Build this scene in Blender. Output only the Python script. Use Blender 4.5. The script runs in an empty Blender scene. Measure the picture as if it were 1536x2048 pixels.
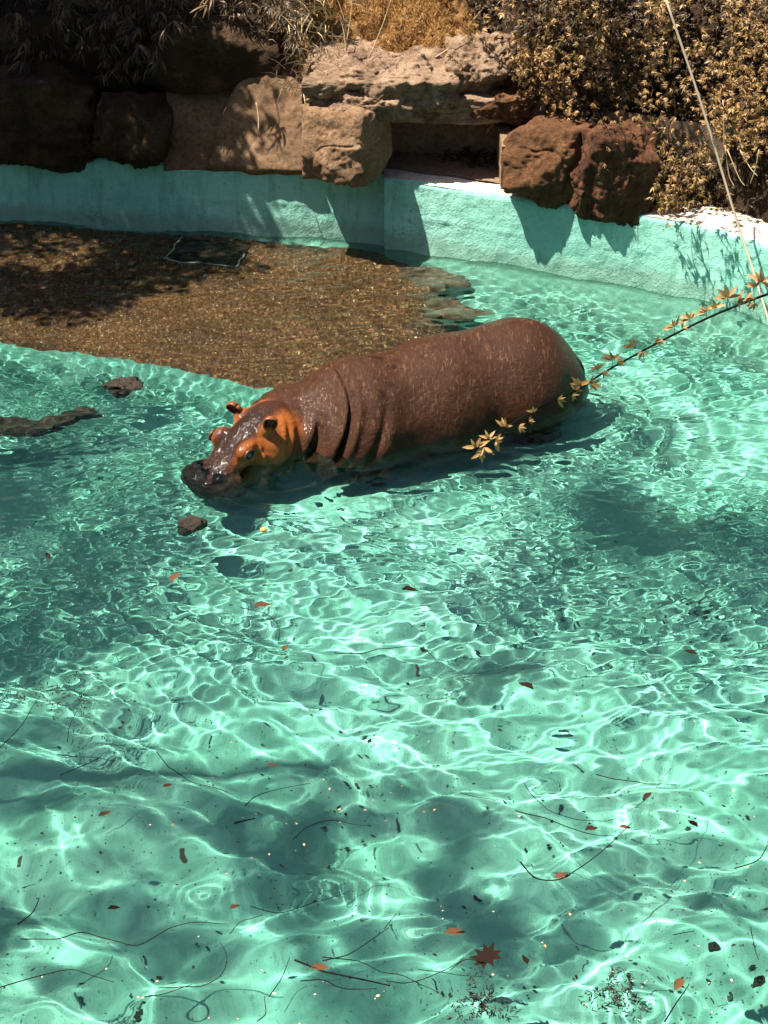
import bpy, bmesh, math, random
import numpy as np
from mathutils import Vector, Matrix

# ------------------------------------------------------------------ camera, sky, sun, exposure
sc = bpy.context.scene
col = sc.collection
H, PITCH, FPX = 6.2, 32.0, 3349.0
cam = bpy.data.objects.new('camera', bpy.data.cameras.new('camera')); col.objects.link(cam)
cam.location = (0, 0, H); cam.rotation_euler = (math.radians(90 - PITCH), 0, 0)
cam.data.sensor_fit = 'VERTICAL'; cam.data.angle = 2 * math.atan(1024 / FPX)
cam.data.clip_start = .1; cam.data.clip_end = 600
sc.camera = cam
SUN = Vector((.48, 0.0, -1.0)).normalized()
w = bpy.data.worlds.new('World'); sc.world = w; w.use_nodes = True
sky = w.node_tree.nodes.new('ShaderNodeTexSky'); sky.sky_type = 'NISHITA'; sky.sun_disc = False; sky.dust_density = 2; sky.ozone_density = .3; sky.air_density = .6
sky.sun_elevation = math.asin(-SUN.z); sky.sun_rotation = math.atan2(-SUN.x, -SUN.y)
w.node_tree.links.new(sky.outputs[0], w.node_tree.nodes['Background'].inputs[0])
w.node_tree.nodes['Background'].inputs[1].default_value = .05
sun = bpy.data.objects.new('sun', bpy.data.lights.new('sun', 'SUN')); col.objects.link(sun)
sun.data.energy = 5.0; sun.data.angle = math.radians(.6); sun.data.color = (1, .90, .76)
sun.rotation_euler = SUN.to_track_quat('-Z', 'Y').to_euler(); sun.location = (-6, 8, 14)
sun.data.cycles.is_caustics_light = True
sc.view_settings.view_transform = 'Standard'; sc.view_settings.look = 'None'
sc.view_settings.gamma = 1; sc.view_settings.use_curve_mapping = False
sc.view_settings.exposure = 1.42
sc.cycles.caustics_refractive = True; sc.cycles.caustics_reflective = False
sc.cycles.use_denoising = True
sc.cycles.max_bounces = 8; sc.cycles.transparent_max_bounces = 16
sc.cycles.sample_clamp_indirect = 4

rnd = random.Random(7); rng = np.random.default_rng(7)
PR = math.radians(PITCH)

def at(px, py, z=None, Y=None):
    """where the sight line through a photograph pixel meets a level or an upright plane"""
    u = (px - 768) / FPX; v = (1024 - py) / FPX
    d = Vector((u, math.cos(PR) + v * math.sin(PR), -math.sin(PR) + v * math.cos(PR)))
    t = (z - H) / d.z if Y is None else Y / d.y
    return Vector((d.x * t, d.y * t, H + d.z * t))
def pix(P):
    P = np.asarray(P, float); y = P[..., 1]; z = P[..., 2] - H
    f = y * math.cos(PR) - z * math.sin(PR); up = y * math.sin(PR) + z * math.cos(PR)
    return 768 + FPX * P[..., 0] / f, 1024 - FPX * up / f

# ------------------------------------------------------------------ noise
def _h(i, j, k, s):
    n = (i.astype(np.int64) * 374761393 + j.astype(np.int64) * 668265263 + k.astype(np.int64) * 2147483647 + s * 974711) & 0xffffffff
    n = ((n ^ (n >> 13)) * 1274126177) & 0xffffffff
    return ((n ^ (n >> 16)) & 0xffff) / 32767.5 - 1.0
def noise(P, f=1., s=0):
    P = np.asarray(P, float) * f + 100.37; i = np.floor(P).astype(np.int64); t = P - i; t = t * t * (3 - 2 * t)
    x, y, z = i[..., 0], i[..., 1], i[..., 2]; a, b, c = t[..., 0], t[..., 1], t[..., 2]
    L = lambda u, v, q: u + (v - u) * q
    g = lambda dx, dy, dz: _h(x + dx, y + dy, z + dz, s)
    return L(L(L(g(0,0,0), g(1,0,0), a), L(g(0,1,0), g(1,1,0), a), b), L(L(g(0,0,1), g(1,0,1), a), L(g(0,1,1), g(1,1,1), a), b), c)
def fbm(P, f=1., o=4, s=0, g=.5):
    r = 0; A = 1
    for k in range(o): r = r + A * noise(P, f * 2.03 ** k, s + k * 17); A *= g
    return r
def P3(x, y, z=0.): return np.stack(np.broadcast_arrays(x, y, z), -1)
def sst(a, b, x): t = np.clip((x - a) / (b - a), 0, 1); return t * t * (3 - 2 * t)

# ------------------------------------------------------------------ materials
MATS = {}
def ramp_node(t, stops):
    r = t.nodes.new('ShaderNodeValToRGB'); e = r.color_ramp.elements
    while len(e) > 1: e.remove(e[-1])
    for k, (p, c) in enumerate(stops):
        q = e[0] if k == 0 else e.new(p)
        q.position = p; q.color = (*c, 1)
    return r
def tex(t, kind, scale, detail=6, rough=.6, sx=None, dist=0, coords='Object', feature=None):
    tc = t.nodes.new('ShaderNodeTexCoord'); n = t.nodes.new(kind)
    if sx:
        m = t.nodes.new('ShaderNodeMapping'); m.inputs['Scale'].default_value = sx[:3]
        if len(sx) > 3: m.inputs['Rotation'].default_value = sx[3:6]
        t.links.new(tc.outputs[coords], m.inputs[0]); t.links.new(m.outputs[0], n.inputs['Vector'])
    else: t.links.new(tc.outputs[coords], n.inputs['Vector'])
    n.inputs['Scale'].default_value = scale
    if kind == 'ShaderNodeTexNoise':
        n.inputs['Detail'].default_value = detail; n.inputs['Roughness'].default_value = rough; n.inputs['Distortion'].default_value = dist
    if feature: n.feature = feature
    return n
def mix(t, a, b, fac, mode='MIX'):
    m = t.nodes.new('ShaderNodeMix'); m.data_type = 'RGBA'; m.blend_type = mode
    for s, v in ((6, a), (7, b), (0, fac)):
        if hasattr(v, 'is_linked') or isinstance(v, bpy.types.NodeSocket): t.links.new(v, m.inputs[s])
        else: m.inputs[s].default_value = (*v, 1) if isinstance(v, tuple) else v
    return m.outputs[2]
def bump(t, hs, prev=None, strength=.5, dist=.02):
    b = t.nodes.new('ShaderNodeBump'); b.inputs['Strength'].default_value = strength; b.inputs['Distance'].default_value = dist
    t.links.new(hs, b.inputs['Height'])
    if prev is not None: t.links.new(prev, b.inputs['Normal'])
    return b.outputs[0]
def newmat(name, rough=.8, spec=.3):
    m = bpy.data.materials.new(name); m.use_nodes = True; t = m.node_tree
    p = t.nodes['Principled BSDF']; p.inputs['Roughness'].default_value = rough; p.inputs['Specular IOR Level'].default_value = spec
    MATS[name] = m; return m, t, p

def rocky(name, c0, c1, c2, scale=3, rough=.85, streak=None, bs=1., bd=.042, speck=True, spec=.25):
    m, t, p = newmat(name, rough, spec)
    n1 = tex(t, 'ShaderNodeTexNoise', scale, 10, .65, dist=.4); r = ramp_node(t, [(.3, c0), (.5, c1), (.72, c2)])
    t.links.new(n1.outputs[0], r.inputs[0]); c = r.outputs[0]
    if speck:
        n2 = tex(t, 'ShaderNodeTexNoise', scale * 16, 6, .7); r2 = ramp_node(t, [(.32, (.45,) * 3), (.5, (1,) * 3), (.72, (1.35,) * 3)])
        t.links.new(n2.outputs[0], r2.inputs[0]); c = mix(t, c, r2.outputs[0], 1., 'MULTIPLY')
    if streak:
        n3 = tex(t, 'ShaderNodeTexNoise', 5, 5, .6, sx=streak); r3 = ramp_node(t, [(.38, (.35, .3, .25)), (.55, (1, 1, 1))])
        t.links.new(n3.outputs[0], r3.inputs[0]); c = mix(t, c, r3.outputs[0], .8, 'MULTIPLY')
    t.links.new(c, p.inputs['Base Color'])
    n4 = tex(t, 'ShaderNodeTexNoise', scale * 7, 12, .72, dist=.6); b = bump(t, n4.outputs[0], None, bs, bd)
    n5 = tex(t, 'ShaderNodeTexNoise', scale * 40, 4, .6); b = bump(t, n5.outputs[0], b, .5, .006)
    t.links.new(b, p.inputs['Normal']); return m
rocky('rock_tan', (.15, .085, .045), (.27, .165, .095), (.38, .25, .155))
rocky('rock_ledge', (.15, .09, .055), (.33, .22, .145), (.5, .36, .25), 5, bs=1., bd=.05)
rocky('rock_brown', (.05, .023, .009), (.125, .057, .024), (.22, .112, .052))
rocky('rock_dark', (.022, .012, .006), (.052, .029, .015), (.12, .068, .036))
rocky('rock_streaked', (.06, .024, .011), (.12, .05, .024), (.19, .09, .046), streak=(3, 3, .35))
rocky('plaster', (.085, .052, .028), (.165, .10, .056), (.26, .165, .10), 1.6, bs=.4, bd=.02)
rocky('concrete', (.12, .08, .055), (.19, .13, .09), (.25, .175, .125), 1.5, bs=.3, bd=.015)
rocky('coping_pale', (.42, .36, .29), (.62, .56, .47), (.72, .68, .60), 2.5, bs=.4, bd=.01)
rocky('soil', (.015, .009, .005), (.035, .02, .01), (.07, .04, .02), 4, bs=1, bd=.05)
rocky('moss_ground', (.07, .035, .012), (.28, .15, .05), (.48, .32, .16), 4, bs=1, bd=.05)
rocky('silt', (.10, .05, .03), (.24, .15, .10), (.42, .30, .22), 9)
rocky('wet_stone', (.03, .025, .02), (.06, .045, .035), (.12, .085, .06), 8, rough=.5)
rocky('bark', (.04, .025, .015), (.08, .05, .03), (.12, .08, .05), 6, streak=(8, 8, .8))

def paint(name, kr=1., stain=0, k=1.):
    m, t, p = newmat(name, .62, .3)
    n1 = tex(t, 'ShaderNodeTexNoise', .9, 8, .65, dist=.5)
    r = ramp_node(t, [(.28, (.12 * kr, .38 * k, .32 * k)), (.5, (.21 * kr, .54 * k, .455 * k)), (.75, (.29 * kr, .62 * k, .53 * k))])
    t.links.new(n1.outputs[0], r.inputs[0]); c = r.outputs[0]
    n2 = tex(t, 'ShaderNodeTexNoise', 22, 8, .7); r2 = ramp_node(t, [(.30, (.5, .55, .5)), (.42, (1, 1, 1)), (.75, (1.12, 1.1, 1.1))])
    t.links.new(n2.outputs[0], r2.inputs[0]); c = mix(t, c, r2.outputs[0], 1., 'MULTIPLY')
    # chips and pock marks where the paint has come off
    n3 = tex(t, 'ShaderNodeTexNoise', 9, 9, .8); r3 = ramp_node(t, [(.70, (0, 0, 0)), (.74, (1, 1, 1))])
    t.links.new(n3.outputs[0], r3.inputs[0]); c = mix(t, c, (.10, .13, .10), r3.outputs[0])
    if stain:   # algae film and silt
        n4 = tex(t, 'ShaderNodeTexNoise', .55, 7, .7, dist=1.); r4 = ramp_node(t, [(.36, (0, 0, 0)), (.75, (1, 1, 1))])
        t.links.new(n4.outputs[0], r4.inputs[0]); c = mix(t, c, (.11, .36, .26), mix(t, (0, 0, 0), r4.outputs[0], stain))
        v = tex(t, 'ShaderNodeTexVoronoi', 7); r5 = ramp_node(t, [(.0, (1, 1, 1)), (.06, (1, 1, 1)), (.085, (0, 0, 0))])
        t.links.new(v.outputs[0], r5.inputs[0]); c = mix(t, c, (.06, .06, .03), r5.outputs[0])
    if not stain:   # scum line, drips from the coping, hairline cracks
        n7 = tex(t, 'ShaderNodeTexNoise', 4, 6, .65, sx=(2.2, 2.2, .22)); r7 = ramp_node(t, [(.50, (0, 0, 0)), (.72, (1, 1, 1))]); t.links.new(n7.outputs[0], r7.inputs[0])
        c = mix(t, c, (.07, .26, .21), mix(t, (0, 0, 0), r7.outputs[0], .55))
        tc = t.nodes.new('ShaderNodeTexCoord'); sx_ = t.nodes.new('ShaderNodeSeparateXYZ'); t.links.new(tc.outputs['Object'], sx_.inputs[0]); nz = tex(t, 'ShaderNodeTexNoise', 3.5, 6, .7)
        ad = t.nodes.new('ShaderNodeMath'); ad.operation = 'MULTIPLY_ADD'; ad.inputs[1].default_value = -.22; t.links.new(nz.outputs[0], ad.inputs[0]); t.links.new(sx_.outputs[2], ad.inputs[2])
        rz_ = ramp_node(t, [(0, (1, 1, 1)), (.02, (.75,) * 3), (.10, (0, 0, 0))]); t.links.new(ad.outputs[0], rz_.inputs[0]); c = mix(t, c, (.13, .17, .11), mix(t, (0, 0, 0), rz_.outputs[0], .4))
        vc_ = tex(t, 'ShaderNodeTexNoise', 1.6, 7, .7, sx=(1, 1, 1.8)); rc_ = ramp_node(t, [(.494, (0, 0, 0)), (.5, (1, 1, 1)), (.506, (0, 0, 0))]); t.links.new(vc_.outputs[0], rc_.inputs[0])
        gt = tex(t, 'ShaderNodeTexNoise', 1.1, 2, .5); rg_ = ramp_node(t, [(.52, (0, 0, 0)), (.6, (1, 1, 1))]); t.links.new(gt.outputs[0], rg_.inputs[0]); c = mix(t, c, (.03, .07, .06), mix(t, (0, 0, 0), rc_.outputs[0], rg_.outputs[0]))
    t.links.new(c, p.inputs['Base Color'])
    n5 = tex(t, 'ShaderNodeTexNoise', 18, 10, .7, dist=.5); b = bump(t, n5.outputs[0], None, .6, .03)
    n6 = tex(t, 'ShaderNodeTexNoise', 70, 5, .6); b = bump(t, n6.outputs[0], b, .5, .008)
    t.links.new(b, p.inputs['Normal']); return m
paint('wall_paint', 1.25, 0, 1.14); paint('floor_paint', 1.2, .9, 1.06)

# brown grit lying on the ramp
m, t, p = newmat('ramp_grit', .55, .35)
n = tex(t, 'ShaderNodeTexNoise', 40, 8, .8, sx=(1, .5, 1), dist=.7); r = ramp_node(t, [(.36, (.025, .009, .003)), (.47, (.115, .043, .015)), (.57, (.25, .11, .045)), (.67, (.80, .54, .34))])
t.links.new(n.outputs[0], r.inputs[0])
n2 = tex(t, 'ShaderNodeTexNoise', 1.3, 5, .6); r2 = ramp_node(t, [(.3, (.65, .6, .55)), (.6, (1.1, 1, .95))]); t.links.new(n2.outputs[0], r2.inputs[0])
c = mix(t, r.outputs[0], r2.outputs[0], 1., 'MULTIPLY'); t.links.new(c, p.inputs['Base Color'])
b = bump(t, n.outputs[0], None, 1., .02); t.links.new(b, p.inputs['Normal'])

def leafmat(name, cols, rough=.45, trans=.35, spec=.4):
    m, t, p = newmat(name, rough, spec)
    at_ = t.nodes.new('ShaderNodeObjectInfo'); n = tex(t, 'ShaderNodeTexNoise', 6, 3, .6, coords='Object'); 
    g = t.nodes.new('ShaderNodeNewGeometry'); mth = t.nodes.new('ShaderNodeMath'); mth.operation = 'ADD'
    t.links.new(g.outputs['Random Per Island'], mth.inputs[0]); t.links.new(at_.outputs['Random'], mth.inputs[1])
    fr = t.nodes.new('ShaderNodeMath'); fr.operation = 'FRACT'; t.links.new(mth.outputs[0], fr.inputs[0])
    r = ramp_node(t, [(k / (len(cols) - 1), c) for k, c in enumerate(cols)]); t.links.new(fr.outputs[0], r.inputs[0])
    t.links.new(r.outputs[0], p.inputs['Base Color'])
    tl = t.nodes.new('ShaderNodeBsdfTranslucent'); t.links.new(r.outputs[0], tl.inputs[0])
    mx = t.nodes.new('ShaderNodeMixShader'); mx.inputs[0].default_value = trans
    o = t.nodes['Material Output']; t.links.new(p.outputs[0], mx.inputs[1]); t.links.new(tl.outputs[0], mx.inputs[2]); t.links.new(mx.outputs[0], o.inputs[0])
    return m
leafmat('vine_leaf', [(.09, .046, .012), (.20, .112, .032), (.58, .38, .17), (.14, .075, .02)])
leafmat('glint_chip', [(.10, .05, .02), (.35, .2, .09), (.75, .55, .35), (.06, .03, .015)], .35, 0)
leafmat('shaded_vine_leaf', [(.02, .012, .005), (.06, .034, .01), (.12, .07, .025)])  # dark copy of the vine leaf, shade of the gaps put into its colour
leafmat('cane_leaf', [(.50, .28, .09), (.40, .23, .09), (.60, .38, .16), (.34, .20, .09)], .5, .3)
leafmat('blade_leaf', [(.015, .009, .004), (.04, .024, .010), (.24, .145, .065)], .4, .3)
leafmat('tree_leaf', [(.05, .07, .02), (.08, .10, .03), (.10, .09, .03)], .5, .15)
leafmat('moss_blade', [(.20, .095, .022), (.40, .22, .06), (.66, .44, .20), (.26, .12, .03)], .7, .3)
leafmat('dry_stalk', [(.5, .36, .2), (.6, .46, .28), (.4, .28, .16)], .6, .1)
leafmat('dead_leaf', [(.07, .034, .016), (.14, .062, .028), (.04, .022, .011)], .75, .1, .15)
leafmat('petal', [(.75, .5, .38), (.6, .32, .2), (.8, .66, .52), (.5, .2, .1)], .6, .2)
leafmat('dark_fleck', [(.008, .012, .007), (.015, .02, .01), (.02, .015, .01)], .6, .0)
leafmat('twig_bark', [(.008, .006, .005), (.014, .011, .008)], .8, .0, .1)
leafmat('maple_leaf', [(.012, .006, .004), (.018, .008, .005)], .8, .05, .1)
leafmat('cable_sheath', [(.45, .36, .27), (.45, .36, .27)], .6, .0)
leafmat('fruit_skin', [(.75, .30, .08), (.75, .30, .08)], .5, .0)

m, t, p = newmat('water')
t.nodes.remove(p); g = t.nodes.new('ShaderNodeBsdfGlass'); g.inputs['IOR'].default_value = 1.33; g.inputs['Roughness'].default_value = 0
g.inputs['Color'].default_value = (.82, .97, .935, 1); t.links.new(g.outputs[0], t.nodes['Material Output'].inputs[0])

# ------------------------------------------------------------------ object helpers
def tag(o, label=None, cat=None, group=None, kind=None):
    if label: o['label'] = label
    if cat: o['category'] = cat
    if group: o['group'] = group
    if kind: o['kind'] = kind
    return o
def empty(name, loc=(0, 0, 0), rz=0.):
    o = bpy.data.objects.new(name, None); col.objects.link(o); o.location = loc; o.rotation_euler = (0, 0, rz); o.empty_display_size = .1
    return o
def mesh(name, V, F, smooth=True):
    V = np.asarray(V, np.float32).reshape(-1, 3); m = bpy.data.meshes.new(name)
    if isinstance(F, np.ndarray):
        n = F.shape[1]; m.vertices.add(len(V)); m.vertices.foreach_set('co', V.ravel())
        m.loops.add(F.size); m.loops.foreach_set('vertex_index', F.astype(np.int32).ravel())
        m.polygons.add(len(F)); m.polygons.foreach_set('loop_start', np.arange(len(F), dtype=np.int32) * n)
        m.update(calc_edges=True)
    else: m.from_pydata(V.tolist(), [], F); m.update()
    m.polygons.foreach_set('use_smooth', np.full(len(m.polygons), smooth)); return m
def link(name, me, mat, parent=None, rec=True):
    if mat and not me.materials: me.materials.append(MATS[mat])
    o = bpy.data.objects.new(name, me); col.objects.link(o)
    if parent is not None: o.parent = parent
    if rec: o.cycles.is_caustics_receiver = True
    return o
def gridmesh(U, V, f, smooth=True, name='grid'):
    nu, nv = len(U), len(V); A, B = np.meshgrid(U, V); co = f(A, B).reshape(-1, 3)
    i = np.arange(nv - 1)[:, None] * nu + np.arange(nu - 1)[None]
    return mesh(name, co, np.stack([i, i + 1, i + nu + 1, i + nu], -1).reshape(-1, 4), smooth)
def boxmesh(x0, x1, y0, y1, z0, z1, name='box'):
    v = [(x, y, z) for z in (z0, z1) for y in (y0, y1) for x in (x0, x1)]
    return mesh(name, v, [(0, 2, 3, 1), (4, 5, 7, 6), (0, 1, 5, 4), (2, 6, 7, 3), (0, 4, 6, 2), (1, 3, 7, 5)], False)
def tube(pts, r0, r1=None, n=6, wob=0., name='tube', seed=0):
    """tapered tube along a smoothed polyline"""
    P = np.asarray([tuple(p) for p in pts], float); r1 = r0 if r1 is None else r1
    if len(P) > 2:   # Catmull-Rom
        Q = []; E = np.vstack([2 * P[0] - P[1], P, 2 * P[-1] - P[-2]])
        for k in range(len(P) - 1):
            a, b, c, d = E[k:k + 4]
            for s in np.linspace(0, 1, 5)[:-1]:
                Q.append(.5 * (2 * b + (c - a) * s + (2 * a - 5 * b + 4 * c - d) * s * s + (3 * b - a - 3 * c + d) * s ** 3))
        Q.append(P[-1]); P = np.array(Q)
    if wob: P = P + wob * noise(P + seed * 3.1, 9)[:, None] * np.array([1, .7, .3])
    T = np.gradient(P, axis=0); T /= np.linalg.norm(T, axis=1)[:, None] + 1e-9
    ref = np.array([.13, .21, .97]); A = np.cross(T, ref); A /= np.linalg.norm(A, axis=1)[:, None] + 1e-9; B = np.cross(T, A)
    R = np.linspace(r0, r1, len(P))[:, None, None]; a = np.linspace(0, 2 * math.pi, n, endpoint=False)
    V = P[:, None] + R * (np.cos(a)[None, :, None] * A[:, None] + np.sin(a)[None, :, None] * B[:, None])
    k = len(P); F = [(i * n + j, i * n + (j + 1) % n, (i + 1) * n + (j + 1) % n, (i + 1) * n + j) for i in range(k - 1) for j in range(n)]
    F += [tuple(range(n))[::-1], tuple((k - 1) * n + j for j in range(n))]
    return mesh(name, V, F)

# ------------------------------------------------------------------ the pool: wall line read from the top edge
WZ = .64
wl = [at(px, py, z=WZ) for px, py in ((-260, 306), (0, 317), (180, 326), (330, 337), (620, 349), (757, 357), (900, 377), (1045, 399), (1160, 417), (1300, 433), (1420, 456), (1536, 492), (1700, 560))]
wlx = np.array([-9.] + [p.x for p in wl] + [7.2]); wly = np.array([wl[0].y + .9] + [p.y for p in wl] + [wl[-1].y - 1.6])
def wf(x): return np.interp(x, wlx, wly)
XC = .003    # the step in the wall
def wall(name, x0, x1, back, label, seed):
    root = empty(name, (0, 0, 0)); tag(root, label, 'wall')
    U = np.arange(x0, x1, .025); V = np.linspace(-1.25, WZ, 78)
    def f(X, Z):
        q = P3(X, Z * 1., 0 * X)
        d = .018 * fbm(q, 1.2, 5, seed) + .006 * noise(P3(X, Z, 0), 14, seed + 3)
        d = d + .010 * np.exp(-((Z - .33 + .012 * noise(P3(X, 0, 0), 2, 5)) / .008) ** 2)   # pour line
        d = d - .03 * sst(WZ - .03, WZ, Z)
        top = np.where(Z > WZ - .001, .012 * noise(P3(X, 0, 0), 5, seed), 0)
        return np.stack([X, wf(X) + back - d + 0.015 - .14 * (WZ - Z) - .9 * np.maximum(-.06 - Z, 0), Z + top], -1)
    link('painted_face', gridmesh(U, V, f), 'wall_paint', root)
    U2 = np.arange(x0, x1, .05); V2 = np.linspace(0, 1.1, 24)
    link('coping', gridmesh(U2, V2, lambda X, D: np.stack([X, wf(X) + back + .03 + D, WZ - .004 + .012 * fbm(P3(X, D, 0), 3, 3, 9) - .006 * np.exp(-D * 20)], -1)), 'coping_pale' if back == 0 else 'concrete', root)
    return root
wall('pool_wall', -8, XC, .10, 'shaded teal painted wall behind the brown ramp, dappled with leaf light', 3)
wall('pool_wall', XC, 7, 0, 'brightly lit teal painted wall with a pale top below the recess and vine', 21)
o = bpy.data.objects['pool_wall.001']
link('end_face', boxmesh(XC - .004, XC + .002, float(wf(0.)) + .03, float(wf(0.)) + .3, -1.2, WZ - .01), 'wall_paint', o)

def floor_z(X, Y): return -.60 - .04 * np.clip(10.6 - Y, 0, 9) + .02 * fbm(P3(X, Y), .8, 3, 4)
tag(link('pool_floor', gridmesh(np.linspace(-8, 8, 90), np.linspace(2.6, 16.5, 90), lambda X, Y: np.stack([X, Y, floor_z(X, Y)], -1)), 'floor_paint'), kind='structure')
for nm, b in (('near', (-8, 8, 2.3, 2.6)), ('left', (-8.3, -8, 2.3, 17)), ('right', (7.2, 7.5, 2.3, 14))):
    e = link('pool_wall', boxmesh(*b, -1.3, .64), 'wall_paint'); tag(e, f'painted pool side wall standing on the {nm} side beyond the view', 'wall')
gm = bmesh.new()
tag(link('ground', mesh('ground', [(-300, -300, .6), (300, -300, .6), (300, 2.3, .6), (-300, 2.3, .6), (-300, 17, .6), (-8.3, 17, .6), (-8.3, 2.3, .6), (7.5, 2.3, .6), (7.5, 13, .6), (300, 13, .6), (-300, 300, .6), (300, 300, .6), (-8.3, 24, .6), (7.5, 24, .6)],
    [(0, 1, 2, 3), (3, 6, 5, 4), (7, 2, 9, 8), (4, 5, 12, 13, 8, 9, 11, 10)], False), 'soil'), kind='structure')

# ramp: grit covered top, painted front
rp = [at(-250, 640, z=.06), at(0, 668, z=.05), at(260, 712, z=.0), at(400, 742, z=-.03), at(520, 776, z=-.06), at(640, 790, z=-.08), at(800, 745, z=-.10), at(905, 640, z=-.12), at(945, 582, z=-.14)]
fx = np.array([-8.] + [p.x for p in rp[:8]] + [rp[8].x]); fy = np.array([rp[0].y + .8] + [p.y for p in rp[:8]] + [rp[8].y])
o_ = np.argsort(fx); fx, fy = fx[o_], fy[o_]
def ramp_z(X): return np.where(X < -1.8, -.050 - .008 * (X + 1.8), -.050 - .055 * (X + 1.8))
def ramp_f(S, T):   # S along x, T 0 front .. 1 back
    X = -8 + S * (rp[8].x + 8) + (.10 * noise(P3(S * 30, T * 4), 1, 3) + .16 * noise(P3(T * 5, 0 * T), 1, 13)) * sst(.85, 1, S); F = np.interp(X, fx, fy) + .03 * noise(P3(X, 0, 0), 6, 8) + .015 * noise(P3(X, 0, 0), 24, 8)
    bk = np.where(X > -.05, np.maximum(F + .02, np.interp(X, [-.05, .35, rp[8].x], [15.0, 14.2, rp[8].y])), wf(X) + .3)
    Y = F + (bk - F) * T
    return np.stack([X, Y, ramp_z(X) - .45 * sst(.05, .75, X + .18 * noise(P3(X, Y), 2.5, 6)) ** 2 + .014 * fbm(P3(X, Y), 1.5, 4, 5) + .005 * noise(P3(X, Y), 30, 2) - .05 * (1 - sst(0, .03, T))], -1)
ramp = empty('ramp'); tag(ramp, kind='structure')
link('gritty_top', gridmesh(np.linspace(0, 1, 420) ** .8, np.linspace(0, 1, 150), ramp_f), 'ramp_grit', ramp)
def skirt(S, K):
    q = ramp_f(S, 0 * S); q[..., 2] = q[..., 2] * (1 - K) - 1.2 * K; q[..., 1] -= .5 * K; return q
link('painted_side', gridmesh(np.linspace(0, 1, 300) ** .8, np.linspace(0, 1, 6), skirt), 'floor_paint', ramp)
# silt and a submerged slab past the ramp's tip
def patch(name, pts, z, mat, parent=None, hgt=.03, seed=0, rz=.012, jg=.10):
    """low irregular mound with the given outline"""
    P = np.array([tuple(at(a, b, z=z))[:2] for a, b in pts]); c = P.mean(0); n = 72; k = np.arange(n) / n * len(P)
    i = k.astype(int); tt = (k - i)[:, None]; tt = tt * tt * (3 - 2 * tt); O = P[i] * (1 - tt) + P[(i + 1) % len(P)] * tt
    R = np.linspace(0, 1, 14); V = c + (O - c)[None] * R[:, None, None]
    V = V * 1.0; jit = jg * noise(P3(O[:, 0], O[:, 1]), 9, seed)[None, :, None] * R[:, None, None] ** 2
    V = V + (O - c)[None] * jit
    z_ = z + hgt * (1 - R[:, None] ** 3) + rz * fbm(P3(V[..., 0], V[..., 1]), 14, 3, seed) - .05 * (R[:, None] > .99)
    V = np.concatenate([V, z_[..., None]], -1).reshape(-1, 3)
    F = np.array([(a * n + j, a * n + (j + 1) % n, (a + 1) * n + (j + 1) % n, (a + 1) * n + j) for a in range(13) for j in range(n)])
    return link(name, mesh(name, V, F), mat, parent)
for k, (ps, zz_) in enumerate((([(770, 545), (850, 540), (940, 575), (905, 600), (840, 590), (775, 600)], -.17), ([(800, 615), (900, 620), (985, 650), (900, 662), (800, 655)], -.22))):
    o = patch('silt', ps, zz_, 'silt', hgt=.015, seed=4 + k, jg=.45, rz=.02); tag(o, kind='stuff')
SCAT = []
def on_ramp(n, g):
    S = g.uniform(.3, 1, n); T = g.uniform(.01, .97, n); return ramp_f(S, T)
g = np.random.default_rng(31); P = on_ramp(7000, g); SCAT.append(P)

# drain hatch let into the ramp
hp = [at(330, 511, z=.02), at(472, 528, z=.0), at(498, 488, z=.0), at(365, 468, z=.02)]
def lift(p, d): return (p.x, p.y, float(ramp_z(np.array(p.x))) + d)
ht = empty('drain_hatch', lift(hp[0], .0)); tag(ht, 'dark square hatch with pale mortar edges let into the brown ramp', 'hatch'); inv = Vector(ht.location)
def quadprism(ps, z0, z1):
    v = [(Vector(lift(p, z0)) - inv)[:] for p in ps] + [(Vector(lift(p, z1)) - inv)[:] for p in ps]
    return mesh('slab', v, [(3, 2, 1, 0), (4, 5, 6, 7), (0, 1, 5, 4), (1, 2, 6, 5), (2, 3, 7, 6), (3, 0, 4, 7)], False)
link('lid', quadprism(hp, -.05, .022), 'rock_dark', ht)
for a, b in ((0, 1), (1, 2), (3, 0)):
    A, B = Vector(lift(hp[a], .02)) - inv, Vector(lift(hp[b], .02)) - inv
    link('mortar_edge', tube([A, A.lerp(B, .3), A.lerp(B, .6), B], .010, .008, 6, .03, seed=a), 'coping_pale', ht)

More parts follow.
